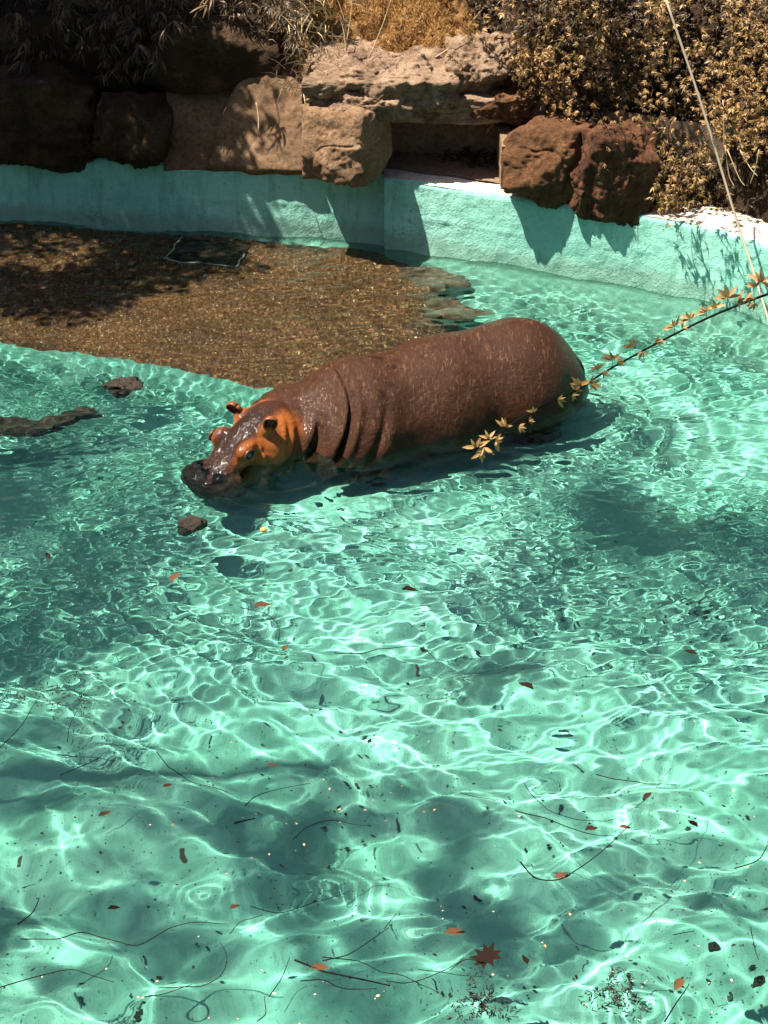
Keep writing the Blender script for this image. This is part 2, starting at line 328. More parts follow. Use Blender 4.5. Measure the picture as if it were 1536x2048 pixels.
# ------------------------------------------------------------------ water
HB = at(870, 845, z=.0); FWD = Vector((-.913, -.41, 0)).normalized(); LFT = Vector((-FWD.y, FWD.x, 0))
ys = np.concatenate([np.arange(2.6, 4.9, .1), np.arange(4.9, 15.7, .0175)]); xs = np.concatenate([np.arange(-8, -4.2, .12), np.arange(-4.2, 4.2, .0175), np.arange(4.2, 7.3, .12)])
wr = np.random.default_rng(11); WV = []
for k in range(80):
    lam = math.exp(wr.uniform(math.log(.06), math.log(1.5))); th = math.pi / 2 + wr.normal(0, .6)
    WV.append((2 * math.pi / lam * math.cos(th), 2 * math.pi / lam * math.sin(th), wr.uniform(0, 6.28), lam))
def water_z(X, Y):
    wx = X + .12 * np.sin(1.7 * Y + .6 * X) + .06 * np.sin(4.1 * X - 2.3 * Y); wy = Y + .12 * np.sin(1.3 * X - .7 * Y + 1) + .05 * np.sin(3.7 * Y + 2.9 * X + 2)
    chop = .35 + .9 * sst(6.2, 10.5, Y) + .5 * sst(-1, -3, X) * sst(7.5, 9, Y)
    patchy = np.clip(.85 + .9 * noise(P3(X, Y), .6, 31), .15, 2)
    Z = 0 * X
    for a, b, p, lam in WV:
        A = .00080 * (lam / .2) ** 1.08
        if lam < .22: A = A * chop * patchy
        elif lam > .6: A *= .75
        elif lam > .26: A = A * (1.05 - .25 * sst(7, 10.5, Y))
        if lam < .13: A = A * (.55 + .95 * sst(7, 10.5, Y))
        Z += A * np.sin(a * wx + b * wy + p)
    # wake on the hippo's near side
    dx, dy = X - HB.x, Y - HB.y; u = dx * FWD.x + dy * FWD.y; v = dx * LFT.x + dy * LFT.y
    d = np.sqrt((np.maximum(np.abs(u - .15) - 1.1, 0)) ** 2 + v ** 2) - .6; d = d + .08 * np.sin(2.3 * u + 1) + .05 * noise(P3(X, Y), 2.1, 5)
    Z += .0085 * np.sin(2 * math.pi * d / .25) * np.exp(-np.maximum(d, 0) / .55) * (d > -.2) * (.5 + .5 * sst(-.2, .3, v))
    for px, py, A, lam, R in ((1200, 1880, .0008, .075, .24), (310, 1662, .0004, .06, .22), (560, 1660, .0010, .07, .25), (1290, 1100, .0018, .1, .4)):
        c = at(px, py, z=0); r = np.hypot(X - c.x, (Y - c.y) * .85) + .02 * noise(P3(X, Y), 5, 7); Z += A * np.sin(2 * math.pi * r / lam) * np.exp(-(r / R) ** 2)
    return Z
wo = link('water', gridmesh(xs, ys, lambda X, Y: np.stack([X, Y, water_z(X, Y)], -1)), 'water', rec=False)
tag(wo, kind='structure'); wo.cycles.is_caustics_caster = True
def on_water(px, py, dz=.003):
    p = at(px, py, z=0); p.z = float(water_z(np.array([p.x]), np.array([p.y]))[0]) + dz; return p

# ------------------------------------------------------------------ the bank behind
def bank_z(X, Y):
    t = Y - wf(X) - .62 - .45 * sst(-.4, -.1, X) * (1 - sst(1.1, 1.3, X))
    return np.where(t < 0, .58, .58 + 1.9 * (1 - np.exp(-np.maximum(t, 0) * 1.6)) + .35 * np.maximum(t, 0)) + .05 * fbm(P3(X, Y), 1.3, 4, 6) * sst(0, .3, t) 
tag(link('bank', gridmesh(np.linspace(-9, 8, 260), np.concatenate([np.linspace(12.2, 18, 150), np.linspace(18.2, 24, 12)]), lambda X, Y: np.stack([X, np.maximum(Y, wf(X) + .2), bank_z(X, np.maximum(Y, wf(X) + .2))], -1)), 'soil'), kind='structure')

# ------------------------------------------------------------------ rocks
def rockmesh(seed, size, planes=16, rough=.06, strata=0., sub=6, flat=None, dr=(.62, .95)):
    bm = bmesh.new(); bmesh.ops.create_icosphere(bm, subdivisions=sub, radius=1); V = np.array([v.co[:] for v in bm.verts]); F = np.array([[v.index for v in f.verts] for f in bm.faces]); bm.free()
    r = np.random.default_rng(seed); N = r.normal(size=(planes, 3)); N /= np.linalg.norm(N, axis=1)[:, None]; D = r.uniform(*dr, planes)
    N = np.vstack([N, np.eye(3), -np.eye(3)]); D = np.concatenate([D, np.full(6, .86)])
    if flat: 
        for n_, d_ in flat: N = np.vstack([N, np.array(n_, float) / np.linalg.norm(n_)]); D = np.append(D, d_)
    C = V @ N.T; Q = np.where(C > .08, D / np.maximum(C, .08), 9.); k = 80.
    R = -np.log(np.exp(-k * np.minimum(Q, 3)).sum(1)) / k; R = np.minimum(R, 1.25)
    P = V * R[:, None] * np.array(size)
    s = min(size); q = P / s
    nv = V.copy()
    rid = 1 - np.abs(noise(q, 1.7, seed + 9)); d = rough * (1.1 * fbm(q, 1.3, 6, seed, .58) + 1.0 * (rid - .6) + .35 * (1 - 2 * np.abs(noise(q, 5, seed + 31)))) * s
    if strata: d = d + strata * s * noise(q * np.array([.5, .5, 3.2]), 1.8, seed + 4) 
    d = d - .05 * s * np.exp(-((noise(q, 1.1, seed + 77)) / .035) ** 2)    # cracks
    P = P + nv * d[:, None]
    return mesh('rock', P, F)
def rock(box, Y, dep, mat, label, seed, rz=0., tilt=(0, 0), name='rock', **k):
    """a rock filling a span of the view at distance Y, with half depth dep"""
    x0, y0, x1, y1 = box; c = at((x0 + x1) / 2, (y0 + y1) / 2, Y=Y); a, b = at(x0, (y0 + y1) / 2, Y=Y), at(x1, (y0 + y1) / 2, Y=Y); s, e = at((x0 + x1) / 2, y0, Y=Y), at((x0 + x1) / 2, y1, Y=Y)
    hx, hz = (b.x - a.x) / 2, (s.z - e.z) / 2 
    hz = math.sqrt(max(hz ** 2 - (dep * .32) ** 2, (hz * .5) ** 2))
    o = link(name, rockmesh(seed, (hx * 1.08, dep, hz * 1.08), **k), mat); o.location = c; o.rotation_euler = (tilt[0], tilt[1], rz)
    return tag(o, label, 'rock')
BXY = dict(dr=(.88, 1.2))
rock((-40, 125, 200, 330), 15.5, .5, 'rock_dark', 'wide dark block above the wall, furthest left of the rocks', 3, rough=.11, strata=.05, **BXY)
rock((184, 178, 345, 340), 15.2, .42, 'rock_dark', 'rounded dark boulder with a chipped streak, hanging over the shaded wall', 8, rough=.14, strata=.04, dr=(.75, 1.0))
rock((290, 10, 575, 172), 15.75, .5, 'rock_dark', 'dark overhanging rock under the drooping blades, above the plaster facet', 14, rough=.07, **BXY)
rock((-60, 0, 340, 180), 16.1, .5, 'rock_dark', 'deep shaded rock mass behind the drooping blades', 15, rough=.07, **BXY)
# plastered bank between the rocks
def plate(name, pts, mat, label, thick=.3, seed=0, n=60, rel=.03):
    """thick slab through four corner points (bl, br, tr, tl) given as pixel and distance"""
    C = [np.array(at(a, b, Y=y)[:]) for a, b, y in pts]
    nrm = np.cross(C[1] - C[0], C[3] - C[0]); nrm /= np.linalg.norm(nrm)
    S = np.linspace(0, 1, n)
    def f(U, W):
        P = C[0] * ((1 - U) * (1 - W))[..., None] + C[1] * (U * (1 - W))[..., None] + C[2] * (U * W)[..., None] + C[3] * ((1 - U) * W)[..., None]
        e = np.minimum(np.minimum(U, 1 - U), np.minimum(W, 1 - W)); sg = (rel * fbm(P, 2.2, 6, seed, .55) - thick * (1 - sst(-.02, .05, e)) ** 2)
        ed = .04 * fbm(P, 3, 3, seed + 5) * (1 - sst(0, .15, e))
        return P + nrm * sg[..., None] + np.array([1, 0, .6]) * ed[..., None]
    o = link(name, gridmesh(S, S, f), mat); return tag(o, label, 'rock')
plate('plaster_bank', [(318, 344, 15.02), (632, 352, 14.86), (600, 60, 15.75), (330, 110, 15.65)], 'plaster', 'smooth brown plastered bank between the dark boulder and the sunlit one', seed=3)
plate('plaster_facet', [(405, 338, 14.97), (626, 350, 14.82), (604, 170, 15.25), (505, 84, 15.5)], 'plaster', 'paler upright sloping facet on the plastered bank', seed=8, rel=.03, thick=.10)
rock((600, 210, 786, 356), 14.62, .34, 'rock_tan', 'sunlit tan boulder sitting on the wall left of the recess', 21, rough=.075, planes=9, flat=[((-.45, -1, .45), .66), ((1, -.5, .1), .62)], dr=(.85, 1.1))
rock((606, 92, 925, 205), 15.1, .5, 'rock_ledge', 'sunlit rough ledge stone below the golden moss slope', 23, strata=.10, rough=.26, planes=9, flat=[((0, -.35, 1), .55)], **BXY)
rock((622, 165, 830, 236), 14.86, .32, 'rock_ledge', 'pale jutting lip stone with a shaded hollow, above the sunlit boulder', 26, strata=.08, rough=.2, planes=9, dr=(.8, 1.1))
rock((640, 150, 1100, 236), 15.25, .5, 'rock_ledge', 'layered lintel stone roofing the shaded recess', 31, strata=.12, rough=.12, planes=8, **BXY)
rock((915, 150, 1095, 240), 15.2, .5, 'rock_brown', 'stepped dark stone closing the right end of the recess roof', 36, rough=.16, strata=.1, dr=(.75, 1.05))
rock((890, 70, 1030, 190), 15.25, .4, 'rock_ledge', 'knobbly rock behind the first leafy tendrils, right of the ledge stone', 33, rough=.18, dr=(.75, 1.05))
rock((990, 90, 1110, 190), 15.3, .4, 'rock_brown', 'brown pitted rock above the stepped dark stone', 37, rough=.14, dr=(.75, 1.05))
rock((1070, 50, 1240, 160), 15.4, .4, 'rock_brown', 'smooth brown rock high behind the leafy vine', 38, rough=.08, dr=(.75, 1.05))
rock((1095, 130, 1260, 250), 15.1, .4, 'rock_brown', 'brown rock tucked behind the vine above the large boulder', 41, rough=.09, dr=(.8, 1.05))
rock((1000, 240, 1205, 382), 14.3, .36, 'rock_brown', 'big rounded brown boulder right of the recess, lit on its left cheek', 44, rough=.11, planes=10, flat=[((1, -.45, -.1), .55), ((-.5, -.8, .5), .7)], dr=(.85, 1.1))
rock((1036, 325, 1180, 414), 14.27, .26, 'rock_brown', 'dark undercut stone beneath the big rounded boulder', 47, rough=.12, dr=(.75, 1.0))
rock((1155, 252, 1312, 438), 14.07, .28, 'rock_streaked', 'upright cracked brown block hanging over the wall beside the vine', 52, rough=.12, planes=8, strata=.06, **BXY)
rock((1140, 320, 1215, 430), 14.0, .14, 'rock_streaked', 'narrow split stone wedged between the boulder and the cracked block', 55, rough=.16)
rock((780, 40, 880, 100), 15.7, .2, 'rock_tan', 'half buried stone in the golden moss', 57, sub=5)

# recess: back wall, jamb
rc = empty('recess', (0, 0, .64)); tag(rc, 'shaded concrete recess under the long lintel stone', 'recess')
def rbox(nm, x0, x1, y0, y1, z0, z1, mat, rz=0):
    me = gridmesh(np.linspace(x0, x1, 70), np.linspace(z0, z1, 40), lambda X, Z: np.stack([X, y0 + (y1 - y0) * (X - x0) / (x1 - x0) + .008 * fbm(P3(X, Z), 3, 4, 2) - .02 * np.exp(-((X - .52) / .006) ** 2) * -1, Z - .64], -1))
    o = link(nm, me, mat, rc); return o
rbox('back_panel', -.4, 1.5, 15.42, 15.2, .6, 1.42, 'concrete')
jx = at(1003, 350, Y=14.5).x
link('jamb', boxmesh(jx - .01, jx + .09, 14.42, 15.05, -.02, .40), 'rock_tan', rc)
link('recess_shade_slab', gridmesh(np.linspace(-.4, 1.3, 60), np.linspace(.30, 1.3, 20), lambda X, D: np.stack([X, wf(X) + D + .02 * noise(P3(X, 0, 0), 4), .012 + .006 * noise(P3(X, D), 9)], -1)), 'concrete', rc)  # added brown slab: shade at the rear of the ledge put into its colour
# right hand concrete wall behind the vine
p0, p1 = at(1330, 430, Y=14.25), at(1600, 470, Y=13.75)
o = link('retaining_wall', gridmesh(np.linspace(p0.x - .6, p1.x + 3.5, 120), np.linspace(.6, 1.33, 30), lambda X, Z: np.stack([X, 14.3 - .42 * (X - p0.x) + .008 * fbm(P3(X, Z), 2.5, 4, 5), Z + (Z > 1.3) * .02 * noise(P3(X, 0), 3)], -1)), 'concrete')
tag(o, 'low brown concrete wall behind the trailing stems at the right edge', 'wall')

# ------------------------------------------------------------------ moss slope
def moss_P(X, S):
    Y = 15.2 + S * 1.7 - .2 * np.maximum(X, 0); Z = 1.48 + 1.25 * S + .20 * fbm(P3(X, Y), 2., 4, 8) + .09 * fbm(P3(X, Y), 7, 3, 9)
    Z = np.maximum(Z, bank_z(X, Y) + .05 + .03 * noise(P3(X, Y), 6, 2)) - .5 * sst(.75, 1.0, X + .12 * noise(P3(X, Y), 3, 8)) - .4 * sst(-.65, -.8, X + .1 * noise(P3(X, Y), 4, 9))
    return np.stack([X, Y, Z], -1)
tag(link('moss_slope', gridmesh(np.linspace(-.8, 1.0, 190), np.linspace(-.02, 1, 130), moss_P), 'moss_ground'), kind='structure')
def scatter(name, base_V, base_F, P, N, scale, yaw, mat, kind='stuff', droop=None, parent=None):
    """many small pieces joined into one mesh: base piece turned so that +z follows N"""
    n = len(P); N = N / (np.linalg.norm(N, axis=1)[:, None] + 1e-9); A = np.stack([np.cos(yaw), np.sin(yaw), 0 * yaw], -1)
    X = A - (A * N).sum(1)[:, None] * N; X /= np.linalg.norm(X, axis=1)[:, None] + 1e-9; Y = np.cross(N, X)
    V = P[:, None] + scale[:, None, None] * (base_V[None, :, :1] * X[:, None] + base_V[None, :, 1:2] * Y[:, None] + base_V[None, :, 2:] * N[:, None])
    F = (base_F[None] + (np.arange(n) * len(base_V))[:, None, None]).reshape(-1, base_F.shape[1])
    o = link(name, mesh(name, V, F, False), mat, parent); tag(o, kind=kind); return o
BV = np.array([(-.09, 0, 0), (.09, 0, 0), (.05, .12, .6), (0, .35, 1.)]); BF = np.array([(0, 1, 2), (0, 2, 3)])
n = 30000; X = rng.uniform(-.8, 1.0, n); S = rng.uniform(-.02, .95, n); P = moss_P(X, S); keep = fbm(P, 4, 3, 12) > -.25; P = P[keep]; n = len(P)
scatter('moss', BV, BF, P, np.c_[rng.normal(0, .7, n), rng.normal(-.3, .7, n), np.ones(n)], rng.uniform(.02, .065, n), rng.uniform(0, 6.28, n), 'moss_blade')

g = np.random.default_rng(32); P = SCAT[0] + np.array([0, 0, .004]); n = len(P)
scatter('grit_glint_chips', np.array([(-.5, -.2, 0), (.1, -.3, .1), (.5, .1, 0), (-.1, .3, .12)]), np.array([(0, 1, 2, 3)]), P, np.c_[g.normal(0, .4, n), g.normal(-.1, .4, n), np.ones(n)], g.uniform(.006, .02, n), g.uniform(0, 6.28, n), 'glint_chip')  # loose grit; its pale flakes stand in for glints on the wet ramp
# ------------------------------------------------------------------ leaves
def leaflet(l=1., wd=.32, fold=.12, droop=.15, n=1):
    V = [(0, 0, 0), (l * .3, wd * .42, fold), (l * .62, wd * .38, fold * .6 - droop * .4), (l, 0, -droop), (l * .62, -wd * .38, fold * .6 - droop * .4), (l * .3, -wd * .42, fold), (l * .33, 0, .0), (l * .64, 0, -droop * .45)]
    F = [(0, 6, 1), (6, 7, 2), (6, 2, 1), (7, 3, 2), (0, 5, 6), (6, 5, 4), (6, 4, 7), (7, 4, 3)]
    return np.array(V), np.array(F)
def palmate(k=5, l=1., wd=.34, spread=2.3, r=None):
    r = r or random.Random(1); Vs, Fs = [], []; o = 0
    for i in range(k):
        a = (i / (k - 1) - .5) * spread * 1.; s = l * (1 - .35 * abs(i / (k - 1) - .5) * 2) * r.uniform(.85, 1.1); V, F = leaflet(s, wd * s / l, .06, r.uniform(.1, .35))
        c, sn = math.cos(a), math.sin(a); V = V @ np.array([[c, sn, 0], [-sn, c, 0], [0, 0, 1]]); t_ = r.uniform(-.35, .35); V[:, 2] += V[:, 0] * t_ * .4
        Vs.append(V + np.array([.15, 0, 0])); Fs.append(F + o); o += len(V)
    return np.vstack(Vs), np.vstack(Fs)
PAL = [palmate(5, 1, .34, 2.6, random.Random(s)) for s in range(4)]
palm_mesh = [mesh('leaf_cluster', V, F, False) for V, F in PAL]
for m_ in palm_mesh: m_.materials.append(MATS['vine_leaf'])
# mass of small leaves on the right of the bank
poly = [(930, -60), (1590, -60), (1590, 300), (1450, 300), (1440, 330), (1445, 400), (1385, 415), (1345, 405), (1325, 400), (1300, 425), (1262, 400), (1235, 330), (1190, 330), (1180, 300), (1130, 255), (1090, 235), (1045, 150), (980, 80)]
def inside(px, py, poly):
    r = np.zeros(px.shape, bool); j = len(poly) - 1
    for i in range(len(poly)):
        (xi, yi), (xj, yj) = poly[i], poly[j]; r ^= ((yi > py) != (yj > py)) & (px < (xj - xi) * (py - yi) / (yj - yi + 1e-9) + xi); j = i
    return r
def mass(n, seed, zlo, zhi, xlo, xhi, polyg, thr, out=.0):
    g = np.random.default_rng(seed); X = g.uniform(xlo, xhi, n); Z = g.uniform(zlo, zhi, n)
    Y = wf(X) + out + .30 * (Z - .6) + .34 * fbm(P3(X, Z * .7), 2.2, 3, seed) + g.uniform(0, .16, n); P = np.stack([X, Y, Z], -1)
    px, py = pix(P); k = inside(px + 14 * g.normal(size=n), py + 10 * g.normal(size=n), polyg) & (fbm(P3(X, Z * .6), 3.6, 3, seed + 3) > thr + g.uniform(-.3, .3, n))
    return P[k], g
for j, (nn, thr, outp, mt, l0, l1) in enumerate(((9000, -.1, .30, 'shaded_vine_leaf', .04, .07), (7000, .12, .20, 'vine_leaf', .036, .066), (3600, .26, .06, 'vine_leaf', .042, .072))):
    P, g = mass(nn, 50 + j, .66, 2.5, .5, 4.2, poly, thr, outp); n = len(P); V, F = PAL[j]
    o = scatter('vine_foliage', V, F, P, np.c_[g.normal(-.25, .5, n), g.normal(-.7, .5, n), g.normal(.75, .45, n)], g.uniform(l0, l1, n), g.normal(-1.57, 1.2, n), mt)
g = np.random.default_rng(77); n = 7000; X = g.uniform(.55, 4.6, n); Y = wf(X) + g.uniform(.6, 2.2, n); P = np.stack([X, Y, bank_z(X, Y) + g.uniform(0, .12, n)], -1)
scatter('ground_creeper', *PAL[2], P, np.c_[g.normal(-.2, .5, n), g.normal(-.5, .5, n), g.normal(.8, .4, n)], g.uniform(.04, .08, n), g.uniform(0, 6.28, n), 'shaded_vine_leaf')
# the dark leaf layers above stand in for shade deep in the foliage
# separate hanging tendrils
def vine(pts, label, seed, leaf=.05, per=.055, mat='vine_leaf', group='leafy tendrils hanging from the bank', name='hanging_vine', sr=.004):
    g = random.Random(seed); root = empty(name, pts[0]); o0 = Vector(pts[0]); L = [Vector(p) - o0 for p in pts]
    link('stem', tube(L, sr, sr * .6, 5, .01, seed=seed), 'twig_bark', root); tag(root, label, 'vine', group)
    for a, b in zip(L[:-1], L[1:]):
        k = max(1, int((b - a).length / per))
        for i in range(k):
            q = a.lerp(b, (i + g.random()) / k) + Vector((g.gauss(0, .022), g.gauss(-.01, .02), g.gauss(0, .01))); o = bpy.data.objects.new('leaf_cluster', g.choice(palm_mesh)); col.objects.link(o); o.parent = root
            o.location = q; o.rotation_euler = (g.gauss(-.5, .5), g.gauss(.5, .5), g.uniform(0, 6.28)); o.scale = (leaf * g.uniform(.7, 1.25),) * 3
    return root
def hang(x0, y0, x1, y1, Yo=0., wig=12, seed=0):
    g = random.Random(seed); out = []; k = 5
    for i in range(k + 1):
        s = i / k; px = x0 + (x1 - x0) * s + g.gauss(0, wig) * (0 < i); py = y0 + (y1 - y0) * s
        q = at(px, py, Y=14.5); Yv = float(wf(q.x)) - .08 + Yo + .22 * (1 - s); out.append(at(px, py, Y=Yv))
    return out
VT = [((1330, 250, 1318, 402), 'tendril standing forward of the wall, first right of the cracked block', -.28), ((1362, 260, 1352, 392), 'forward tendril in the row above the leaf shadows', -.30), ((1392, 250, 1388, 410), 'longest forward tendril above the leaf shadows', -.32), ((1418, 240, 1408, 380), 'forward tendril closest to the cable', -.30), ((1348, 200, 1340, 330), 'short forward tendril above the leaf shadows', -.34),
      ((940, 20, 925, 165), 'tendril with a pale tip beside the knobbly rock, leftmost of the hanging tendrils', .35), ((1075, 60, 1090, 235), 'tendril whose tip reaches the top of the rounded boulder', .3),
      ((1040, 30, 1050, 150), 'short tendril over the low brown rock above the recess', .4), ((1110, 90, 1120, 215), 'tendril in front of the rock tucked above the large boulder', .3),
      ((1190, 200, 1215, 345), 'tendril lying over the left side of the cracked block', .0), ((1250, 180, 1240, 300), 'tendril crossing the top of the cracked block', .05),
      ((1310, 230, 1325, 425), 'long tendril just right of the cracked block', -.05), ((1335, 250, 1330, 455), 'tendril with an orange tip hanging down over the teal wall', -.12),
      ((1385, 240, 1415, 330), 'tendril in the middle of the vine curtain', .0), ((1400, 260, 1425, 420), 'tendril ending low beside the pale cable', -.05),
      ((1440, 200, 1490, 320), 'tendril right of the pale cable near the retaining wall', .05), ((1500, 180, 1515, 340), 'rightmost leafy tendril at the retaining wall', .05),
      ((1290, 120, 1300, 260), 'high tendril with dense leaves over the dark gap', .05), ((1370, 60, 1380, 200), 'high tendril beside the cable near the top', .1),
      ((1480, 40, 1500, 190), 'high tendril near the upper right corner', .1), ((1170, 60, 1180, 190), 'high tendril at the left side of the leaf curtain', .25),
      ((1010, -20, 1000, 90), 'tendril with pale leaves at the top edge', .5), ((1130, -20, 1140, 80), 'tendril at the top edge left of the leaf curtain', .4),
      ((1345, 300, 1365, 400), 'tendril in the densest low leaves right of the block', -.05)]
for k, (b, lab, Yo) in enumerate(VT): vine(hang(*b, Yo=Yo, seed=k), lab, k, leaf=.052)
# bare arching stems over the retaining wall
for k, (ps, lab) in enumerate((([(1450, 290), (1458, 350), (1470, 375)], 'bare pale stem curling down close to the cable'), ([(1455, 300), (1478, 355), (1490, 372)], 'bare pale stem with leaf scars over the retaining wall'),
        ([(1480, 300), (1500, 335), (1515, 352)], 'bare pale stem bending toward the right edge'), ([(1518, 300), (1510, 340), (1500, 368)], 'bare pale stem crossing another near the right edge'), ([(1446, 200), (1448, 290), (1440, 345)], 'long bare pale stem hanging straight beside the cable'))):
    pp = [at(a, b, Y=float(wf(at(a, b, Y=13.6).x)) + .05) for a, b in ps]; root = link('bare_stem', tube([p - pp[0] for p in pp], .005, .003, 5), 'dry_stalk'); root.location = pp[0]; tag(root, lab, 'stem')

# drooping blade leaves on the shaded left
def blade_spray(k, r):
    Vs, Fs, o = [], [], 0
    for i in range(k):
        a = (i / max(1, k - 1) - .5) * 2.2 + r.uniform(-.15, .15); l = r.uniform(.7, 1.15); dr = r.uniform(.35, .8); n = 5; V = []
        for q in range(n):
            s = q / (n - 1); wd = .055 * math.sin(math.pi * min(.98, s * .9 + .08)) ** .8; x = l * s * math.cos(dr * s); z = -l * s * math.sin(dr * s) * 1.
            for sg in (-1, 0, 1): V.append((x, sg * wd, z - (sg == 0) * wd * .4))
        V = np.array(V); c, sn = math.cos(a), math.sin(a); V = V @ np.array([[c, sn, 0], [-sn, c, 0], [0, 0, 1]])
        for q in range(n - 1):
            for sg in (0, 1): i0 = q * 3 + sg; Fs.append((i0 + o, i0 + 1 + o, i0 + 4 + o, i0 + 3 + o))
        Vs.append(V); o += len(V)
    return np.vstack(Vs), np.array(Fs)
BS = [blade_spray(6, random.Random(s)) for s in range(3)]
blade_mesh = [mesh('leaf_spray', V, F) for V, F in BS]
for m_ in blade_mesh: m_.materials.append(MATS['blade_leaf'])
polyL = [(-60, -60), (640, -60), (630, 40), (600, 120), (520, 60), (450, 50), (420, 40), (350, 120), (330, 170), (200, 180), (190, 110), (100, 160), (40, 120), (-60, 180)]
g = np.random.default_rng(4); n = 2600; X = g.uniform(-4.3, -.5, n); Z = g.uniform(1.2, 2.5, n); P = np.stack([X, wf(X) + .25 + .35 * (Z - 1) + g.uniform(-.1, .35, n), Z], -1); px, py = pix(P)
P = P[inside(px, py + 25, polyL) & (noise(P, 3, 3) > -.5)]; n = len(P)
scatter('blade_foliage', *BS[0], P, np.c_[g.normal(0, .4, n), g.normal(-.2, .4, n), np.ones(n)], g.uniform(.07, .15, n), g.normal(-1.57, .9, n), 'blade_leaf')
BL = [(160, 105, 'brightest drooping spray of narrow leaves at the lower end of the blades'), (60, 120, 'narrow leaved spray near the left edge above the wide block'), (270, 90, 'narrow leaved spray right of the brightest one'),
      (330, 60, 'spray of narrow leaves reaching over the overhanging rock'), (215, 40, 'spray of narrow leaves high between two others'), (120, 30, 'spray of narrow leaves high near the left'),
      (410, 10, 'spray of narrow leaves at the top edge over the dark rock'), (480, 0, 'spray of narrow leaves at the top edge beside the moss'), (25, 60, 'leftmost spray of narrow leaves'), (560, 40, 'spray of narrow leaves hanging at the edge of the moss'), (590, 95, 'dry spray low at the left end of the ledge stone'), (310, 120, 'lowest spray on the right of the blade curtain')]
for k, (a, b, lab) in enumerate(BL):
    r = random.Random(k); Yv = float(wf(at(a, b, Y=15).x)) + .15; p = at(a, b, Y=Yv); root = empty('blade_plant', p); tag(root, lab, 'plant', 'drooping narrow leaved sprays')
    link('stem', tube([(0, .25, .35), (.02, .1, .2), (0, 0, 0)], .005, .003, 5, .01, seed=k), 'twig_bark', root)
    for q in range(3):
        o = bpy.data.objects.new('leaf_spray', r.choice(blade_mesh)); col.objects.link(o); o.parent = root; o.location = (r.gauss(0, .04), .04 * q, .07 * q); o.rotation_euler = (r.gauss(0, .3), r.gauss(.3, .25), -1.57 + r.gauss(0, .5)); o.scale = (r.uniform(.12, .18),) * 3
# dry straws and tangled stalks
ST = [((740, 113), (785, -10), 'tall pale straw slanting up out of the moss'), ((692, 100), (680, 35), 'short pale straw standing at the ledge'), ((693, 85), (705, -10), 'thin brown stalk rising at the left of the moss'), ((870, 115), (935, 70), 'pale straw leaning right beside the ledge stone'), ((937, 50), (985, -10), 'dry stalk leaning at the top of the moss'), ((655, 225), (652, 140), 'thin pale straw hanging before the lip stone'), ((517, 262), (512, 205), 'thin pale root hanging on the plastered bank')]
for k, (a, b, lab) in enumerate(ST):
    Yv = 14.75 if a[1] > 130 else 15.1; p, q = at(*a, Y=Yv), at(*b, Y=Yv + .1); e = (q - p); o = link('straw', tube([Vector(), e * .5 + Vector((.01, 0, 0)), e], .006, .003, 5, .006), 'dry_stalk'); o.location = p; tag(o, lab, 'straw')
g = np.random.default_rng(9); Vs = []; Fs = []; o_ = 0
for k in range(260):
    px, py = g.normal(625, 38), g.uniform(-20, 200); p = at(px + py * .0, py, Y=15.0 + .25 * (200 - py) / 200); d = Vector((g.normal(0, 1), g.normal(-.1, .4), g.normal(-.1, .7))).normalized() * g.uniform(.08, .28)
    s = Vector((d.z, 0, -d.x)).normalized() * .0035; m1 = p + d * .5 + Vector((0, 0, .02))
    for v in (p - s, p + s, m1 - s, m1 + s, p + d): Vs.append(v[:])
    Fs += [(o_, o_ + 1, o_ + 3), (o_, o_ + 3, o_ + 2), (o_ + 2, o_ + 3, o_ + 4)]; o_ += 5
tag(link('dry_stalks', mesh('dry_stalks', Vs, np.array(Fs), False), 'dry_stalk'), kind='stuff')

# ------------------------------------------------------------------ trees that stand beside the pool and shade it
LV, LF = np.array([(0, 0, 0), (.5, .28, .05), (1, 0, -.05), (.5, -.28, .05)]), np.array([(0, 1, 2), (0, 2, 3)])
def tree(base, clumps, n, size, label, seed, fill=.5):
    g = np.random.default_rng(seed); root = empty('tree', base); tag(root, label, 'tree'); B = np.array(base)
    cs = np.array([c[:3] for c in clumps]); top = cs.mean(0); V, F = [], []
    link('trunk', tube([(0, 0, -.5), (.05, .1, 1.5), tuple((top - B) * .55), tuple(top - B)], .2, .06, 10, .1, seed=seed), 'bark', root)
    for c in clumps: link('limb', tube([tuple((top - B) * .6), tuple(((top + np.array(c[:3])) / 2 - B) + np.array([0, 0, -.1])), tuple(np.array(c[:3]) - B)], .025, .008, 6, .08, seed=seed), 'bark', root)
    Ps = []
    for c in clumps:
        k = int(n * (c[3] * c[3]) / sum(q[3] ** 2 for q in clumps)); d = g.normal(size=(k, 3)); d /= np.linalg.norm(d, axis=1)[:, None]; an = g.uniform(0, 3.14); M2 = np.array([[math.cos(an), math.sin(an), 0], [-math.sin(an), math.cos(an), 0], [0, 0, 1]]); e2 = g.uniform(1, 1.7) if fill > .55 else 1.; Ps.append(np.array(c[:3]) + (d * (g.uniform(0, 1, k) ** fill * c[3])[:, None] * np.array([e2, 1 / e2, .55])) @ M2)
    P = np.vstack(Ps); P = P[fbm(P, 2.4 if fill > .55 else 1.4, 3, seed) > (-.15 if fill > .55 else -.35)] - B; n = len(P)
    o = scatter('crown', LV, LF, P, g.normal(size=(n, 3)) + np.array([0, 0, .8]), g.uniform(size * .7, size * 1.3, n), g.uniform(0, 6.28, n), 'tree_leaf', parent=root); return root
